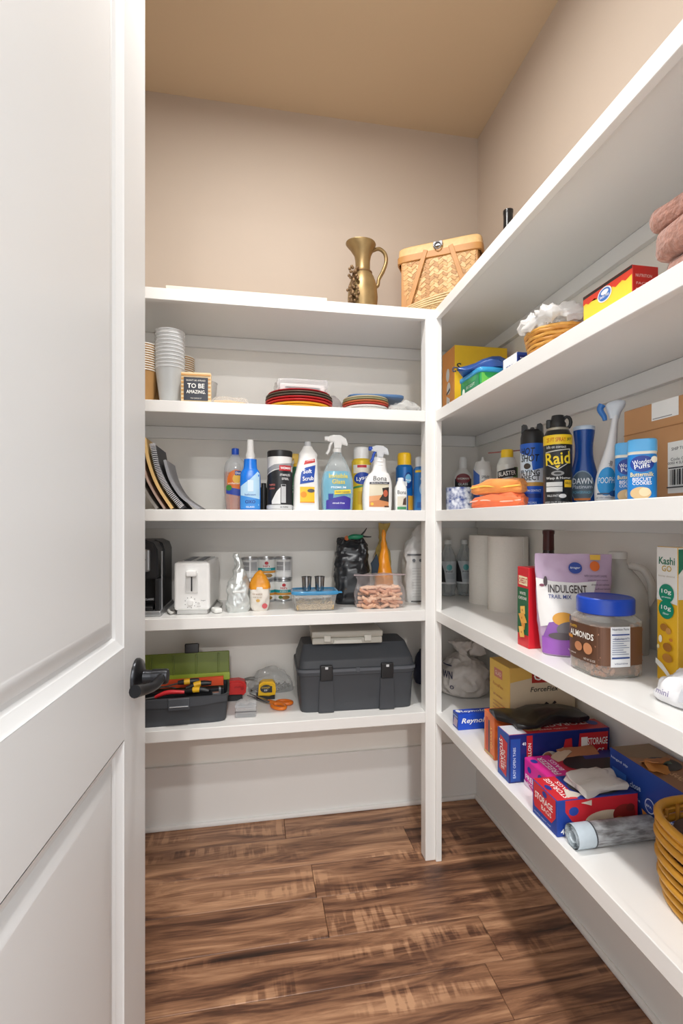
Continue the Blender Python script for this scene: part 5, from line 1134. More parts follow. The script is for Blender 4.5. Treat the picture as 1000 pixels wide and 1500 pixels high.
# shipping box
t = acarton('cardboard_box', 'brown corrugated cardboard shipping box with white labels', .800, .50, .905, .955, Z3, .205, [(182, 132, 88), (190, 140, 94), (188, 140, 96)], 'box', .002)
obj('tape_seam', ab(-.0538, -.226, .150, -.0525, .226, .1512), M((160, 112, 70), .5), t)
L_ = .455
decal(t, [('r', -.150, .168, -.085, .2045, (236, 236, 234)), ('r', -.147, .1705, -.100, .1725, (150, 150, 152))], leftf(.105), name='sticker')
decal(t, [('r', -.110, .018, -.012, .118, (234, 234, 230)), ('t', 'SHIP TO', -.086, .104, .006, .03, (80, 80, 82)), ('t', 'Code Co', -.085, .084, .006, .036, (120, 120, 120)), ('r', -.108, .066, -.036, .0685, (40, 40, 42))]+[('r', -.104+.0042*q, .034, -.104+.0042*q+(.0012+.0012*((q*7) % 3)), .064, (40, 40, 42)) for q in range(17)]+[('r', -.108, .028, -.036, .0305, (40, 40, 42)), ('t', '0000 4 SLP 22 0125', -.072, .076, .005, .066, (90, 90, 92))], leftf(.105))

# ------------------------------------------------------------------ fourth shelf, right run
for X, l in ((.765, 'clear water bottle with white cap nearest the corner post'), (.836, 'clear water bottle with white cap next to the paper towels')):
    t = thing('water_bottle', l, 'bottle', (X, 1.868, Z4), facing(X, 1.868), 'water bottles in the shelf corner'); r = .0325
    prof = [(.012, .010), (.020, 0), (.029, .004), (.026, .016), (r, .036), (r*.96, .050), (r, .056), (r, .130), (r*.95, .136), (r, .142), (r*.96, .156), (.020, .184), (.0128, .198), (.0128, .208)]
    obj('bottle_body', lathe(prof, 30), CLEAR((214, 220, 222), .30, .06), t)
    obj('cap', lathe([(.0148, .207), (.0148, .222), (.012, .225), (.001, .225)], 22), PLW, t)
    decal(t, [('r', -.06, .050, .06, .140, (196, 202, 206)), ('p', [(-.06, .056), (-.008, .056), (-.014, .100), (-.03, .140), (-.06, .140)], (46, 44, 46)), ('e', .006, .116, .011, .012, (90, 176, 176)), ('t', 'water', .006, .100, .008, .03, (90, 96, 104)), ('r', -.06, .050, .06, .057, (226, 228, 230)), ('r', -.004, .07, .028, .092, (176, 184, 190))], cyl(.0329), .006)
def towel(label, X, Y, h):
    t = thing('paper_towel_roll', label, 'paper towel', (X, Y, Z4), 20, 'paper towel rolls'); r = .0655
    bm = lathe([(.021, 0), (r, 0), (r, h), (.021, h), (.021, 0)], 40, capb=False, capt=False)
    obj('paper', bm, M((238, 234, 226), .85, var=.02, bump=.15, scale=140), t)
    obj('core', lathe([(.021, .001), (.021, h-.001), (.019, h-.001), (.019, .001)], 24, capb=False, capt=False), M((186, 150, 110), .8), t)
    obj('loose_edge', ab(-.0007, -r-.0012, .001, .0007, -r+.001, h-.001), M((226, 222, 214), .85), t)
towel('white paper towel roll farther back, next to the water bottles', .842, 1.682, .248)
towel('white paper towel roll nearer the front, before the wine bottle', .843, 1.536, .248)
wine('wine_bottle', 'dark red wine bottle standing behind the trail mix bag', .848, WX(803, 0, .848).y, Z4, .273, M((44, 16, 16), .1), M((74, 26, 24), .35))
# cracker box
x0, y0, x1, y1, h = .631, 1.053, .800, 1.103, .190
t = acarton('cracker_box', 'tall red cracker box with green side left of the trail mix', x0, y0, x1, y1, Z4, h, [(206, 28, 42), (206, 34, 44), (200, 40, 50)])
g = .05
decal(t, [('r', -g/2+.001, .030, g/2-.001, h*.74, (24, 96, 60)), ('p', [(-.018, h*.78), (.020, h*.77), (.020, h*.88), (-.018, h*.89)], (244, 232, 190)), ('t', 'CHEEZ-IT', .001, h*.83, .013, .036, (190, 30, 40), {'bold': .02}), ('t', 'WHITE', .0, h*.67, .007, .026, (240, 240, 230)), ('t', 'CHEDDAR', .0, h*.61, .007, .036, (240, 240, 230)),
    ('p', [(-.010, h*.50), (.010, h*.52), (.012, h*.42), (-.008, h*.40)], (238, 190, 96)), ('p', [(-.018, h*.40), (.006, h*.43), (.020, h*.32), (-.004, h*.28)], (232, 168, 72)), ('p', [(-.004, h*.30), (.012, h*.30), (.010, h*.22), (-.002, h*.22)], (224, 148, 60)), ('p', [(-.016, h*.24), (.004, h*.26), (.010, h*.13), (-.010, h*.11)], (238, 186, 88)), ('e', -.002, h*.36, .0025, .0025, (196, 120, 50)), ('e', -.003, h*.18, .0025, .0025, (196, 120, 50)), ('e', .001, h*.46, .0025, .0025, (196, 120, 50))], leftf(x1-x0))
decal(t, [('t', 'CHEEZ-IT', 0, h*.8, .03, .13, (250, 240, 210), {'bold': .02})], front(y1-y0))
# trail mix pouch
h = .226
t, S = pouch('trail_mix_bag', 'purple and white stand-up pouch of trail mix', (.706, .998, Z4), -22,
             [(0, .062, .028, 2.6), (.006, .066, .032, 2.6), (h*.25, .074, .033, 2.4), (h*.55, .078, .024, 2.3), (h*.80, .080, .010, 2.4), (h*.93, .081, .003, 3), (h, .081, .0022, 3)], M((196, 170, 198), .25, var=.05), 4, .0012, 30, seg=72, k=9, cr=.002)
decal(t, [('p', [(-.079, h*.76), (-.045, h*.73), (.000, h*.72), (.045, h*.74), (.030, h*.50), (-.01, h*.36), (-.073, h*.28), (-.078, h*.45)], (232, 230, 228)), ('p', [(-.070, h*.02), (.068, h*.02), (.072, h*.16), (.020, h*.22), (-.070, h*.19)], (156, 92, 184)), ('p', [(-.055, h*.33), (-.01, h*.38), (.03, h*.52), (.074, h*.55), (.074, h*.16), (-.068, h*.18)], (140, 88, 168)),
    ('e', -.026, h*.37, .022, .015, (222, 160, 60)), ('e', .004, h*.37, .018, .017, (120, 50, 34)), ('e', -.010, h*.27, .030, .018, (110, 104, 108)), ('e', -.030, h*.205, .026, .008, (90, 80, 84)), ('e', .030, h*.28, .016, .012, (190, 110, 50)),
    ('t', 'INDULGENT', -.016, h*.66, .0175, .078, (58, 44, 46), {'bold': .02}), ('t', 'TRAIL MIX', -.032, h*.585, .0085, .046, (40, 60, 130), {'bold': .01}), ('e', -.060, h*.73, .004, .011, (60, 44, 50)), ('e', -.067, h*.69, .005, .003, (120, 60, 80)), ('e', .002, h*.865, .014, .0125, (36, 66, 150)), ('t', 'kroger', .002, h*.865, .006, .021, (240, 244, 250), {'shear': .2}),
    ('e', .042, h*.885, .010, .011, (226, 110, 40)), ('r', .033, h*.945, .054, h*.995, (236, 190, 70)), ('t', 'WITH CHOCOLATE CANDIES', .042, h*.79, .0045, .046, (70, 56, 80)), ('t', 'peanuts and raisins', .046, h*.75, .004, .040, (70, 56, 80)), ('t', 'almonds and cashews', .050, h*.71, .004, .036, (70, 56, 80)), ('t', 'sunflower kernels', .054, h*.67, .004, .030, (70, 56, 80))], surf(S), .008, lift=.0022)
# jar of almonds
cx0, cyv, hs = .690, .874, .0535; h = .150
t = thing('almond_jar', 'square clear jar of almonds with blue screw lid', 'jar', (cx0, cyv, Z4), 0)
S = fine([(0, hs*.88, hs*.88, 4), (.004, hs*.97, hs*.97, 4), (.014, hs, hs, 4), (.099, hs, hs, 4), (.108, hs*.98, hs*.98, 3.6), (.115, hs*.92, hs*.92, 2.6), (.1195, hs*.90, hs*.90, 2)], 3)
obj('jar_body', loft(S, 44), CLEAR((224, 222, 216), .18, .05), t)
obj('lid', lathe([(.0500, .1185), (.0525, .120), (.0525, .146), (.050, .150), (.047, .150), (.045, .1485), (.001, .1485)], 44), M((24, 70, 182), .3), t)
obj('nut_fill', loft([(.003, hs*.84, hs*.84, 4), (.010, hs*.93, hs*.93, 4), (.030, hs*.94, hs*.94, 4), (.098, hs*.92, hs*.92, 4)], 40), M((112, 78, 56), .6, var=.3, scale=60), t)
rg = random.Random(21); bm = nb()
for i in range(240):
    z = .006+rg.random()*.094; a_ = rg.random()*2*math.pi; p = sell(hs*.90, hs*.90, 4, a_)
    e = bmesh.new(); bmesh.ops.create_icosphere(e, subdivisions=1, radius=1, matrix=T(p[0], p[1], z) @ R(rg.uniform(0, 360)) @ R(rg.uniform(-70, 70), 'Y') @ Matrix.Diagonal((.0095, .0042, .0055, 1)))
    for v in e.verts: v.co.x = max(-hs*.965, min(hs*.965, v.co.x)); v.co.y = max(-hs*.965, min(hs*.965, v.co.y)); v.co.z = max(.003, v.co.z)
    merge(bm, e)
obj('almonds', bm, M((158, 112, 86), .55, var=.4, scale=90), t, 80, 'stuff')
m_ = surf(S, -90)
decal(t, [('r', -.053, .026, .050, .098, (92, 60, 42)), ('e', -.044, .100, .008, .006, (40, 80, 170)), ('t', 'ROASTED', -.022, .089, .005, .024, (230, 180, 50)), ('t', 'ALMONDS', .002, .0765, .0125, .066, (244, 242, 236), {'bold': .02}), ('r', -.045, .064, -.022, .070, (220, 150, 50)), ('e', -.004, .052, .011, .009, (196, 132, 92)), ('e', .022, .053, .011, .011, (204, 140, 98)), ('t', 'lightly salted', -.028, .036, .004, .034, (220, 210, 200)), ('t', 'NET WT 32 OZ', .026, .032, .004, .026, (220, 210, 200))], m_, .008, lift=.0008)
decal(t, [('r', -.053, .026, .040, .098, (104, 68, 46)), ('r', -.030, .024, .010, .100, (236, 238, 242)), ('t', 'Nutrition Facts', -.010, .0955, .0045, .034, (30, 40, 80)), ('r', -.028, .084, .008, .0865, (40, 70, 140)), ('r', -.028, .040, .008, .043, (40, 70, 140))]+[('r', -.028, .048+.0042*q, .006-.006*(q % 3), .0492+.0042*q, (120, 130, 160)) for q in range(8)]+[('t', 'Calories 170', -.010, .0785, .004, .03, (30, 50, 110)), ('t', 'vitamins', -.012, .032, .0035, .026, (60, 70, 110))], surf(S, 0), .008, lift=.0008)
# milk jug
X = .846; Y = 1.020; h = .228
t = thing('milk_jug', 'translucent plastic gallon jug of oats behind the almond jar', 'jug', (X, Y, Z4), facing(X, Y))
S = fine([(0, .052, .050, 4), (.004, .057, .055, 4), (.085, .058, .056, 4), (.098, .057, .055, 4), (.135, .054, .052, 3.4), (.165, .044, .042, 2.8, -.004, 0), (.188, .028, .026, 2.2, -.006, 0), (.202, .019, .019, 2, -.006, 0), (.216, .018, .018, 2, -.006, 0)], 4)
obj('jug_body', loft(S, 44), CLEAR((232, 230, 224), .38, .15), t)
obj('cap', xf(lathe([(.0205, .212), (.0205, .226), (.018, .228), (.001, .228)], 26), T(-.006, 0, 0)), CLEAR((236, 234, 228), .8, .3), t)
obj('jug_handle', tube(crv([(.018, -.010, .196), (.044, -.016, .190), (.060, -.018, .160), (.060, -.016, .128), (.052, -.014, .110)], 6), .0085, 12), CLEAR((232, 228, 220), .6, .2), t)
bm = loft([(.004, .048, .046, 4), (.02, .052, .050, 4), (.104, .052, .050, 4), (.112, .045, .043, 4)], 40); obj('oats', bm, weave_mat((196, 186, 164), (234, 226, 208), 200, 200), t, 60, 'stuff')
decal(t, [('t', 'E', .012, .072, .012, .008, (70, 66, 60)), ('t', 'E', .016, .030, .008, .006, (80, 76, 70)), ('t', 'WHITE', -.004, .050, .008, .03, (110, 104, 96))], surf(S), .008)
one('dark_canister', 'dark canister corner showing behind the milk jug', 'canister', loft(fine([(0, .016, .016, 4), (.19, .016, .016, 4), (.196, .013, .013, 4)], 2), 24), M((40, 40, 40), .4), (.893, WX(889, 0, .893).y, Z4))
# cereal box
x0, y0, x1, y1, h = .757, .771, .903, .818, .252
t = acarton('cereal_box', 'tall white and yellow cereal box at the right frame edge', x0, y0, x1, y1, Z4, h, [(226, 176, 40), (236, 184, 44), (236, 234, 226)])
g = y1-y0
decal(t, [('r', -g/2+.0005, h*.60, g/2-.0005, h-.001, (234, 232, 226)), ('p', [(-g/2+.0005, h*.60), (g/2-.0005, h*.58), (g/2-.0005, h*.62), (-g/2+.0005, h*.66)], (234, 232, 226)), ('t', 'Kashi', 0, h*.895, .014, .036, (16, 110, 84), {'bold': .02}), ('t', 'GO', 0, h*.838, .011, .022, (196, 160, 50), {'bold': .01}), ('t', 'honey almond', 0, h*.78, .004, .036, (190, 180, 160)), ('e', 0, h*.655, .017, .0175, (20, 138, 106)), ('t', '10g', 0, h*.665, .010, .022, (250, 250, 246)), ('t', 'protein', 0, h*.625, .004, .020, (230, 246, 240)), ('e', 0, h*.535, .017, .0175, (20, 138, 106)), ('t', '10g', 0, h*.545, .010, .022, (250, 250, 246)), ('t', 'fiber', 0, h*.505, .004, .014, (230, 246, 240)),
    ('e', -.004, h*.40, .009, .007, (178, 120, 50)), ('e', .006, h*.38, .006, .006, (206, 150, 80)), ('e', -.012, h*.31, .004, .007, (246, 240, 226)), ('e', .004, h*.26, .010, .008, (170, 112, 48)), ('e', .012, h*.32, .004, .003, (206, 130, 60)), ('e', .004, h*.18, .011, .008, (184, 126, 56)), ('e', -.016, h*.25, .003, .004, (240, 220, 170)), ('p', [(-.022, h*.16), (-.006, h*.13), (.010, h*.07), (.022, h*.02), (.014, h*.015), (-.002, h*.07), (-.022, h*.12)], (244, 242, 234))], leftf(x1-x0), name='label')
decal(t, [('r', -.072, h*.62, .072, h-.001, (234, 232, 226)), ('p', [(-.072, h*.985), (-.072, h*.80), (-.03, h*.985)], (20, 120, 90)), ('t', 'Kashi GO', 0, h*.80, .03, .11, (16, 110, 84)), ('e', .0, h*.3, .05, .04, (178, 120, 50))], front(y1-y0))
# snack bag at frame edge
t, S = pouch('snack_bag', 'crinkled white snack bag with purple print at the right edge', (.722, .668, Z4), -70,
             [(0, .070, .048, 2.6), (.006, .080, .056, 2.6), (.024, .078, .054, 2.4), (.040, .062, .040, 2.2), (.050, .034, .020, 2)], M((232, 232, 234), .3, var=.05), 7, .004, 34, seg=80, k=8, cr=.010)
decal(t, [('r', -.020, .016, .014, .034, (196, 198, 204)), ('t', 'SRP', -.002, .025, .010, .022, (50, 50, 60)), ('p', [(.020, .012), (.056, .012), (.056, .036), (.030, .036)], (140, 40, 140)), ('t', 'mini', -.046, .022, .008, .022, (120, 110, 150))], surf(S), .008, lift=.0055)

# ------------------------------------------------------------------ lowest shelf, right run
# knotted shopping bag
PB = M((214, 206, 198), .35, var=.06)
h = .19
t, S = pouch('shopping_bag', 'knotted translucent white shopping bag in the lower corner', (.772, 1.735, Z5), facing(.772, 1.72),
             [(0, .060, .055, 2.4), (.012, .084, .078, 2.4), (.05, .092, .086, 2.2), (.09, .084, .078, 2.1), (.125, .052, .050, 2), (.142, .022, .020, 2), (.152, .018, .016, 2), (.172, .034, .022, 2, -.006, 0), (h, .042, .012, 2, -.012, 0)], PB, 13, .006, 24, seg=96, k=8, cr=.014)
obj('bag_ear', xf(crumple(loft(fine([(0, .012, .010, 2), (.03, .026, .009, 2), (.055, .030, .003, 2)], 4), 24), .004, 60, 2), T(.022, 0, .148) @ R(62, 'Y')), PB, t)
decal(t, [('t', 'WN', -.052, .085, .024, .036, (44, 48, 84), {'bold': .03}), ('r', -.076, .112, -.036, .115, (44, 48, 84)), ('t', 'o', -.036, .045, .014, .014, (60, 62, 90))], surf(S), .008, lift=.009)
one('bundled_cloth', 'dark navy bundle peeking out behind the shopping bag', 'cloth', crumple(loft(fine([(0, .03, .03, 2), (.03, .036, .034, 2), (.10, .032, .03, 2), (.13, .015, .012, 2)], 4), 28), .006, 40, 3, lambda c: min(1, c.z/.03)), M((40, 42, 62), .7, var=.3), (.66, 1.868, Z5), 0, None, 70)
# trash bag box
x0, y0, x1, y1, h = .700, 1.265, .903, 1.383, .231
t = acarton('trash_bag_box', 'large yellow carton of kitchen trash bags at the back', x0, y0, x1, y1, Z5, h, [(226, 182, 92), (238, 196, 78), (230, 188, 84)])
decal(t, [('p', [(-.10, .10), (.10, .06), (.10, .19), (.02, .21), (-.10, .19)], (220, 200, 170)), ('e', .012, .090, .044, .034, (132, 120, 116)), ('e', -.026, .100, .018, .018, (200, 180, 190)), ('t', 'odor', -.026, .100, .006, .020, (120, 70, 120)), ('p', [(-.002, .122), (.010, .132), (.024, .122), (.036, .134), (.042, .128), (.024, .116), (.010, .124), (-.006, .114)], (60, 54, 54))], front(y1-y0))
decal(t, [('t', 'ForceFlex', .004, h-.062, .014, .086, (40, 36, 36), {'shear': .2, 'bold': .01})], front(y1-y0), name='lettering', lift=.0018)
decal(t, [('r', -.035, h-.044, .070, h-.006, (176, 44, 36)), ('t', 'GLAD', .016, h-.025, .024, .09, (250, 246, 240), {'bold': .02})], front(y1-y0), name='brand_panel', lift=.0018)
decal(t, [('r', -.030, h-.046, .018, h-.020, (214, 130, 110)), ('t', 'GLAD', -.006, h-.033, .012, .036, (246, 220, 200)), ('t', 'ForceFlex', -.006, h-.068, .010, .060, (206, 130, 60)), ('t', 'tall kitchen', -.008, h-.098, .007, .055, (190, 120, 60))]+[('r', -.036, h-.120-.010*q, .030-.01*(q % 3), h-.117-.010*q, (206, 150, 70)) for q in range(7)], leftf(x1-x0))
# foil box
x0, y0, x1, y1, h = .614, 1.418, .905, 1.460, .048
t = acarton('foil_box', 'long slim blue foil wrap box behind the orange carton', x0, y0, x1, y1, Z5, h, [(20, 76, 200), (26, 60, 150), (24, 70, 190)])
decal(t, [('t', 'Reynolds', -.085, .026, .020, .10, (245, 247, 252), {'bold': .02, 'shear': .25}), ('t', 'WRAP', .03, .026, .018, .06, (245, 247, 252))], front(y1-y0))
decal(t, [('t', 'Reynolds', -.085, 0, .020, .10, (245, 247, 252), {'bold': .02, 'shear': .25}), ('e', -.135, .006, .007, .010, (245, 247, 252))], topf(h))
decal(t, [('p', [(-.018, .006), (.010, .006), (.018, .030), (-.006, .034)], (190, 170, 190)), ('r', -.016, .036, .016, .040, (150, 180, 230))], leftf(x1-x0))
# orange carton
x0, y0, x1, y1, h = .632, 1.222, .694, 1.281, .118
t = acarton('orange_box', 'small orange-red carton between foil box and gallon bag box', x0, y0, x1, y1, Z5, h, [(226, 108, 54), (232, 124, 66), (216, 90, 50)])
decal(t, [('r', -.020, .010, -.006, h-.016, (206, 80, 52)), ('r', -.004, .010, .004, h-.02, (90, 84, 100)), ('t', 'QUART', .014, .055, .010, .06, (250, 214, 120), {'rot': 90}), ('r', -.026, 0.004, .026, .009, (200, 180, 120))], leftf(x1-x0))
# gallon storage bag box
x0, y0, x1, y1, h = .612, 1.109, .889, 1.167, .118
NAVY = (28, 40, 110)
t = acarton('gallon_bag_box', 'navy blue carton of gallon storage bags with red end panel', x0, y0, x1, y1, Z5, h, [NAVY, (30, 76, 160), (186, 40, 48)])
Lx = x1-x0
decal(t, [('p', [(-.020, .018), (.016, .010), (.022, h-.022), (-.014, h-.014)], (206, 50, 56)), ('t', 'STORAGE', -.006, .058, .016, .072, (246, 240, 236), {'rot': -82, 'bold': .02}), ('t', 'BAGS', .009, .052, .009, .040, (240, 220, 214), {'rot': -82})], leftf(Lx))
decal(t, [('r', -Lx/2+.004, .004, -Lx/2+.030, h-.010, (30, 76, 160)), ('t', 'EASY OPEN TABS', -Lx/2+.014, .05, .007, .075, (200, 216, 240), {'rot': 90}), ('r', -.092, .030, -.076, h-.004, (196, 40, 48)), ('t', 'GALLON', -.084, .07, .009, .050, (250, 244, 240), {'rot': 90, 'bold': .02}), ('t', '40', -.099, .095, .008, .010, (235, 240, 250)), ('e', -.030, .050, .026, .022, (210, 200, 186)), ('e', -.036, .058, .012, .012, (186, 120, 90)), ('e', -.018, .040, .012, .010, (236, 228, 214)), ('p', [(.0, .05), (.012, .098), (.030, .10), (.034, .05)], (196, 40, 48)),
    ('p', [(.044, .044), (.128, .044), (.132, h-.008), (.052, h-.008)], (200, 40, 48)), ('p', [(.056, .075), (.066, .070), (.074, .076), (.074, .10), (.056, .10)], (246, 240, 236)), ('t', 'STORAGE', .102, .088, .018, .056, (250, 246, 240), {'bold': .02}), ('t', 'BAGS', .100, .062, .016, .040, (250, 246, 240), {'bold': .02})], front(y1-y0))
decal(t, [('r', -Lx/2+.002, -.026, -Lx/2+.05, .026, (220, 220, 226)), ('t', 'STORAGE', .040, .008, .017, .130, (246, 232, 224), {'bold': .02, 'rot': 180}), ('t', 'double zipper', -.01, -.014, .007, .08, (246, 232, 224), {'rot': 180}), ('e', .112, .004, .014, .014, (40, 60, 140)), ('e', -.06, .0, .024, .016, (220, 190, 140)), ('e', -.075, -.008, .012, .010, (196, 140, 90))], topf(h))
# black plastic sheet lying over the cartons
t = thing('black_bag', 'crumpled black plastic bag draped over the gallon bag box', 'bag', (.735, 1.175, Z5+.1225), -8)
bm = subd(ab(-.115, -.042, 0, .125, .056, .012, .002), 6)
for v in bm.verts:
    u = v.co.x/.12
    v.co.y += .010*math.sin(u*3)+(.014*u if v.co.y < 0 else 0)
    v.co.z += .016*max(0, math.sin(u*2.2+.8))*(1-abs(v.co.y)/.09) if v.co.z > .004 else 0
    if v.co.y < -.02: v.co.x *= .72
crumple(bm, .007, 36, 8, lambda c: 1 if c.z > .004 else .0); obj('sheet', bm, M((24, 24, 25), .32, var=.2), t, 50)
# freezer bag box
x0, y0, x1, y1, h = .648, 1.003, .885, 1.101, .066
t = acarton('freezer_bag_box', 'open magenta-ended carton of freezer bags with torn top', x0, y0, x1, y1, Z5, h, [(38, 50, 120), (222, 44, 150), (190, 40, 60)])
Lx = x1-x0; g = y1-y0
decal(t, [('t', 'FREEZER', -.008, .024, .012, .070, (250, 240, 246), {'bold': .02}), ('t', 'BAGS', -.020, .012, .006, .03, (250, 236, 244)), ('e', -.026, .046, .008, .007, (40, 60, 150)), ('e', .020, .048, .010, .009, (40, 60, 150)), ('p', [(-.048, .002), (-.010, .002), (-.030, .010), (-.048, .014)], (236, 210, 226))], leftf(Lx))
decal(t, [('p', [(-Lx/2+.001, -g/2+.001), (-.06, -g/2+.001), (-.055, g/2-.001), (-Lx/2+.001, g/2-.001)], (226, 50, 150)), ('t', 'FREEZER', -.086, .0, .016, .080, (250, 238, 244), {'rot': 90, 'bold': .02}), ('t', 'BAGS', -.066, .0, .012, .05, (250, 238, 244), {'rot': 90}), ('e', -.108, .024, .008, .009, (40, 60, 150)), ('e', .02, -.004, .066, .038, (40, 38, 38)), ('p', [(.02, .012), (.10, .010), (.112, .046), (.03, .046)], (34, 52, 130))], topf(h))
obj('torn_flap', xf(crumple(subd(ab(-.052, -.014, 0, .052, .014, .0015), 4), .004, 40, 3), T(.020, .040, h+.006) @ R(28, 'X')), M((170, 110, 76), .7, var=.15), t)
obj('torn_flap', xf(crumple(subd(ab(-.030, -.012, 0, .030, .012, .0015), 4), .004, 40, 6), T(-.028, .034, h+.004) @ R(20, 'X') @ R(30)), M((196, 170, 146), .7, var=.15), t)
# storage bag box in front
x0, y0, x1, y1, h = .604, .903, .790, .993, .074
t = acarton('storage_bag_box', 'open red and blue carton of storage bags nearest the shelf edge', x0, y0, x1, y1, Z5, h, [(32, 64, 150), (34, 70, 160), (36, 56, 136)])
Lx = x1-x0; g = y1-y0
decal(t, [('p', [(-.036, .020), (.026, .018), (.040, .036), (.040, h-.001), (-.040, h-.001), (-.040, .030)], (212, 44, 56)), ('t', 'STORAGE', -.002, .048, .014, .064, (248, 242, 238), {'bold': .02}), ('t', 'BAGS', .008, .032, .010, .036, (248, 230, 224)), ('e', .002, .064, .008, .006, (40, 60, 150)), ('t', 'double zipper seal', -.006, .010, .004, .060, (190, 206, 236))], leftf(Lx))
decal(t, [('p', [(-Lx/2+.018, h-.001), (Lx/2-.001, h-.001), (Lx/2-.001, .020), (.04, .030), (-.03, .018), (-.06, .030), (-Lx/2+.018, .050)], (206, 40, 52)), ('e', -.056, .050, .011, .009, (40, 70, 160)), ('e', .020, .026, .050, .020, (224, 206, 180)), ('e', .060, .034, .026, .020, (150, 44, 40)), ('e', .048, .020, .012, .010, (196, 120, 70)), ('e', .074, .046, .010, .008, (120, 40, 36)), ('t', '40', -.078, .012, .011, .016, (246, 248, 252), {'bold': .02}), ('t', 'storage bags', -.050, .006, .005, .034, (206, 220, 244))], front(g))
decal(t, [('p', [(-Lx/2+.001, -g/2+.001), (-.045, -g/2+.001), (-.040, g/2-.001), (-Lx/2+.001, g/2-.001)], (212, 44, 56)), ('t', 'STORAGE', -.066, 0, .013, .076, (248, 240, 236), {'rot': 90, 'bold': .02}), ('t', 'BAGS', -.050, 0, .010, .045, (248, 240, 236), {'rot': 90}), ('e', -.082, .004, .006, .010, (40, 60, 150)), ('e', .022, -.004, .060, .036, (64, 60, 58)), ('t', 'reclosable', .03, .038, .006, .08, (180, 196, 230))], topf(h))
bm = nb()
for k_ in range(2):
    s_ = subd(ab(-.050+.02*k_, -.036, 0, .058, .030, .016-.006*k_, .003), 5); crumple(s_, .010, 40, 4+k_, lambda c: 1 if c.z > .004 else 0)
    merge(bm, s_, T(.018, -.002, h+.002+.004*k_) @ R(8-14*k_))
obj('plastic_bags', bm, CLEAR((224, 218, 212), .72, .12), t, 60)
obj('torn_flap', xf(crumple(subd(ab(-.026, -.010, 0, .026, .010, .0014), 4), .004, 60, 3), T(-.040, -.036, h-.002) @ R(40, 'X') @ R(-20)), M((206, 196, 182), .7), t)
# sandwich bag box
x0, y0, x1, y1, h = .800, .800, .903, .998, .126
t = acarton('sandwich_bag_box', 'open navy carton of sandwich bags with brown top by the wall', x0, y0, x1, y1, Z5, h, [(36, 46, 104), (38, 70, 150), (150, 104, 66)])
Lx = x1-x0; g = y1-y0
decal(t, [('r', -.085, .016, -.045, h*.46, (226, 228, 232))]+[('r', -.082+.0042*q, .022, -.082+.0042*q+.0012+.001*((q*5) % 3), h*.42, (40, 44, 70)) for q in range(8)]+[('r', -.088, h*.50, -.046, h*.70, (60, 110, 196)), ('t', 'hinged zip', -.066, h*.86, .007, .05, (210, 222, 244)), ('t', 'close', -.02, h*.62, .012, .03, (210, 222, 244), {'rot': 8}), ('t', 'recycle', -.02, h*.42, .008, .028, (190, 206, 236)), ('e', .020, h*.46, .013, .015, (200, 214, 240)), ('e', .020, h*.46, .0108, .0128, (38, 70, 150)), ('e', .048, h*.46, .013, .015, (200, 214, 240)), ('e', .048, h*.46, .0108, .0128, (38, 70, 150)), ('e', .075, h*.46, .013, .015, (200, 214, 240)), ('e', .075, h*.46, .0108, .0128, (38, 70, 150)), ('p', [(.0, h*.34), (.06, h*.22), (.08, .004), (.01, .004)], (206, 140, 66)), ('e', .080, h*.12, .016, .010, (222, 96, 50)), ('t', 'zip', .080, h*.12, .007, .018, (250, 230, 214)), ('t', 'BPA', .02, h*.46, .005, .014, (220, 230, 246)), ('t', 'FREE', .048, h*.46, .005, .014, (220, 230, 246)), ('t', 'SEAL', .075, h*.46, .005, .014, (220, 230, 246))], leftf(Lx))
decal(t, [('p', [(-Lx/2+.002, g/2-.002), (Lx/2-.002, g/2-.002), (Lx/2-.002, .04), (.0, .03), (-Lx/2+.002, .05)], (132, 108, 80)), ('e', .004, .008, .036, .030, (34, 34, 36)), ('p', [(-.010, .02), (.026, .014), (.022, .004), (-.004, .008)], (90, 120, 100)), ('t', 'SANDWICH', -.012, -.062, .016, .062, (220, 180, 130), {'bold': .02, 'rot': -90})], topf(h))
obj('torn_flap', xf(crumple(subd(ab(-.03, -.020, 0, .03, .020, .0015), 4), .005, 50, 5), T(-.012, .012, h+.006) @ R(-18, 'X') @ R(25)), M((176, 118, 70), .7, var=.2), t)
obj('torn_flap', xf(crumple(subd(ab(-.022, -.014, 0, .022, .014, .0015), 4), .005, 50, 9), T(-.030, -.014, h+.004) @ R(14, 'X') @ R(-30)), M((196, 132, 66), .7, var=.2), t)
# rolled shelf liner
t = thing('liner_roll', 'grey wood-look roll of shelf liner in front of the bag carton', 'roll', (.614, .870, Z5+.0225), 0)
spi = [(0, .0225*(1-.55*q/60)*math.cos(q*.55), .0225*(1-.55*q/60)*math.sin(q*.55)) for q in range(60)]
LN = weave_mat((116, 116, 118), (176, 180, 184), 40, 220, .5, .2)
def xcyl(r, x0_, x1_, seg=32): return rings([[(x_, r*math.cos(2*math.pi*j/seg), r*math.sin(2*math.pi*j/seg)) for j in range(seg)] for x_ in (x0_, x1_)], None, False, False)
obj('roll_body', xcyl(.0222, .0, .178), LN, t)
bm = nb()
for a_, b2 in zip(spi, spi[1:]):
    bm.faces.new([bm.verts.new((x_, p[1], p[2])) for p, x_ in ((a_, .0005), (b2, .0005), (b2, .176), (a_, .176))])
obj('inner_turns', bm, M((196, 206, 212), .5, var=.15), t)
obj('paper_sleeve', xcyl(.0227, .0, .040), M((190, 204, 214), .5, var=.12, scale=60), t)
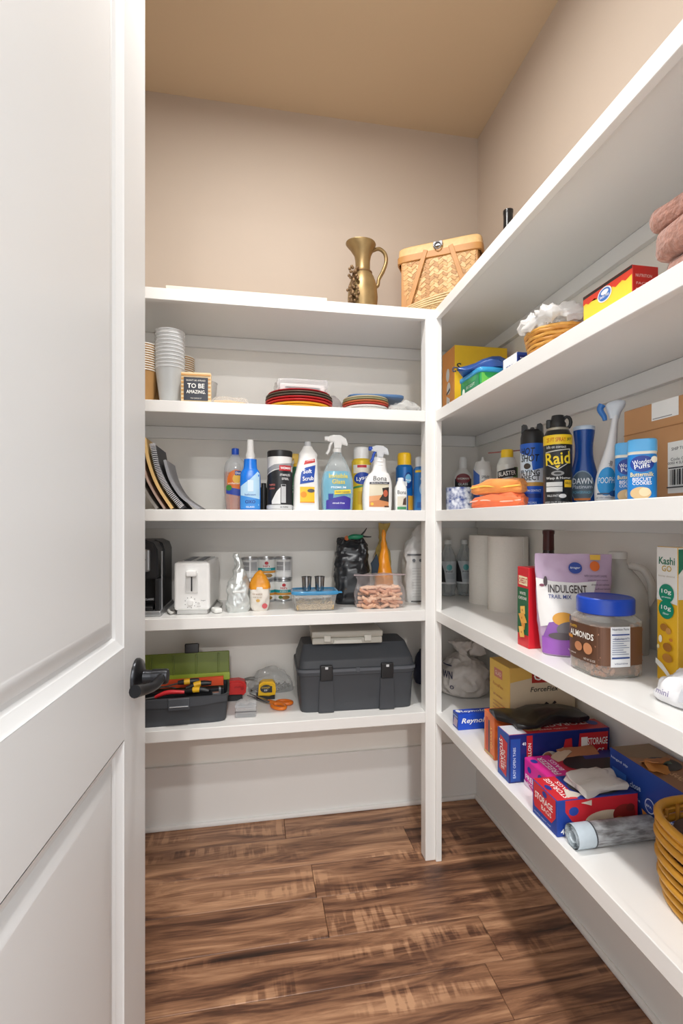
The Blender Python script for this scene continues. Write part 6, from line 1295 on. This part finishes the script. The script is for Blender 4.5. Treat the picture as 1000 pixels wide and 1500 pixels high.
obj('band', xcyl(.0231, .038, .041), M((70, 72, 78), .5), t)
# rattan basket with dark place mats
bx0, bx1, by0, by1 = .662, .900, .452, .772
bcx, bcy, hw, hd = (bx0+bx1)/2, (by0+by1)/2, (bx1-bx0)/2, (by1-by0)/2
t = thing('rattan_basket', 'rounded honey rattan basket of stacked hoops on the lowest shelf', 'basket', (bcx, bcy, Z5), 0)
RT = M((206, 148, 50), .32, var=.16, scale=40)
def hoop(s, n=48): return [(sell(hw*s, hd*s, 3.4, 2*math.pi*j/n)) for j in range(n)]
for z, s, r in ((.007, .90, .0062), (.024, .93, .0058), (.042, .95, .0066), (.056, .955, .0046), (.074, .97, .0066), (.089, .97, .0046), (.108, .98, .0064), (.122, .98, .0046), (.138, .975, .0072)):
    obj('hoop', tube([(p[0], p[1], z) for p in hoop(s)], r, 10, True), RT, t)
obj('basket_floor', loft([(.002, hw*.88, hd*.88, 3.4), (.008, hw*.88, hd*.88, 3.4)], 40), M((160, 110, 50), .6), t)
for j in range(20):
    a_ = 2*math.pi*(j+.5)/20; p = sell(hw*.905, hd*.925, 3.4, a_)
    obj('stake', tube([(p[0]*.96, p[1]*.96, .004), (p[0], p[1], .07), (p[0]*1.0, p[1]*1.0, .136)], .004, 6), M((186, 128, 50), .45, var=.15), t)
obj('wrapping', tube([(p[0]*1.0, p[1]*1.0, .128) for p in hoop(.955)], .0035, 8, True), RT, t)
DK = weave_mat((40, 28, 24), (112, 92, 78), 30, 300)
for q in range(10):
    one('place_mat', ['lowest', 'second', 'third', 'fourth', 'fifth', 'sixth', 'seventh', 'eighth', 'ninth', 'topmost'][q]+' dark brown place mat stacked inside the rattan basket', 'place mat',
        loft([(.0002, hw*.80, hd*.82, 4), (.002, hw*.815, hd*.835, 4), (.0085, hw*.815, hd*.835, 4), (.0105, hw*.80, hd*.82, 4)], 32), M(((62, 46, 40), (78, 60, 52))[q % 2], .8, var=.4, scale=120), (bcx+.003*((q*3) % 2), bcy+.003*((q*5) % 3), Z5+.0095+q*.0114), 0, 'place mats in the basket')
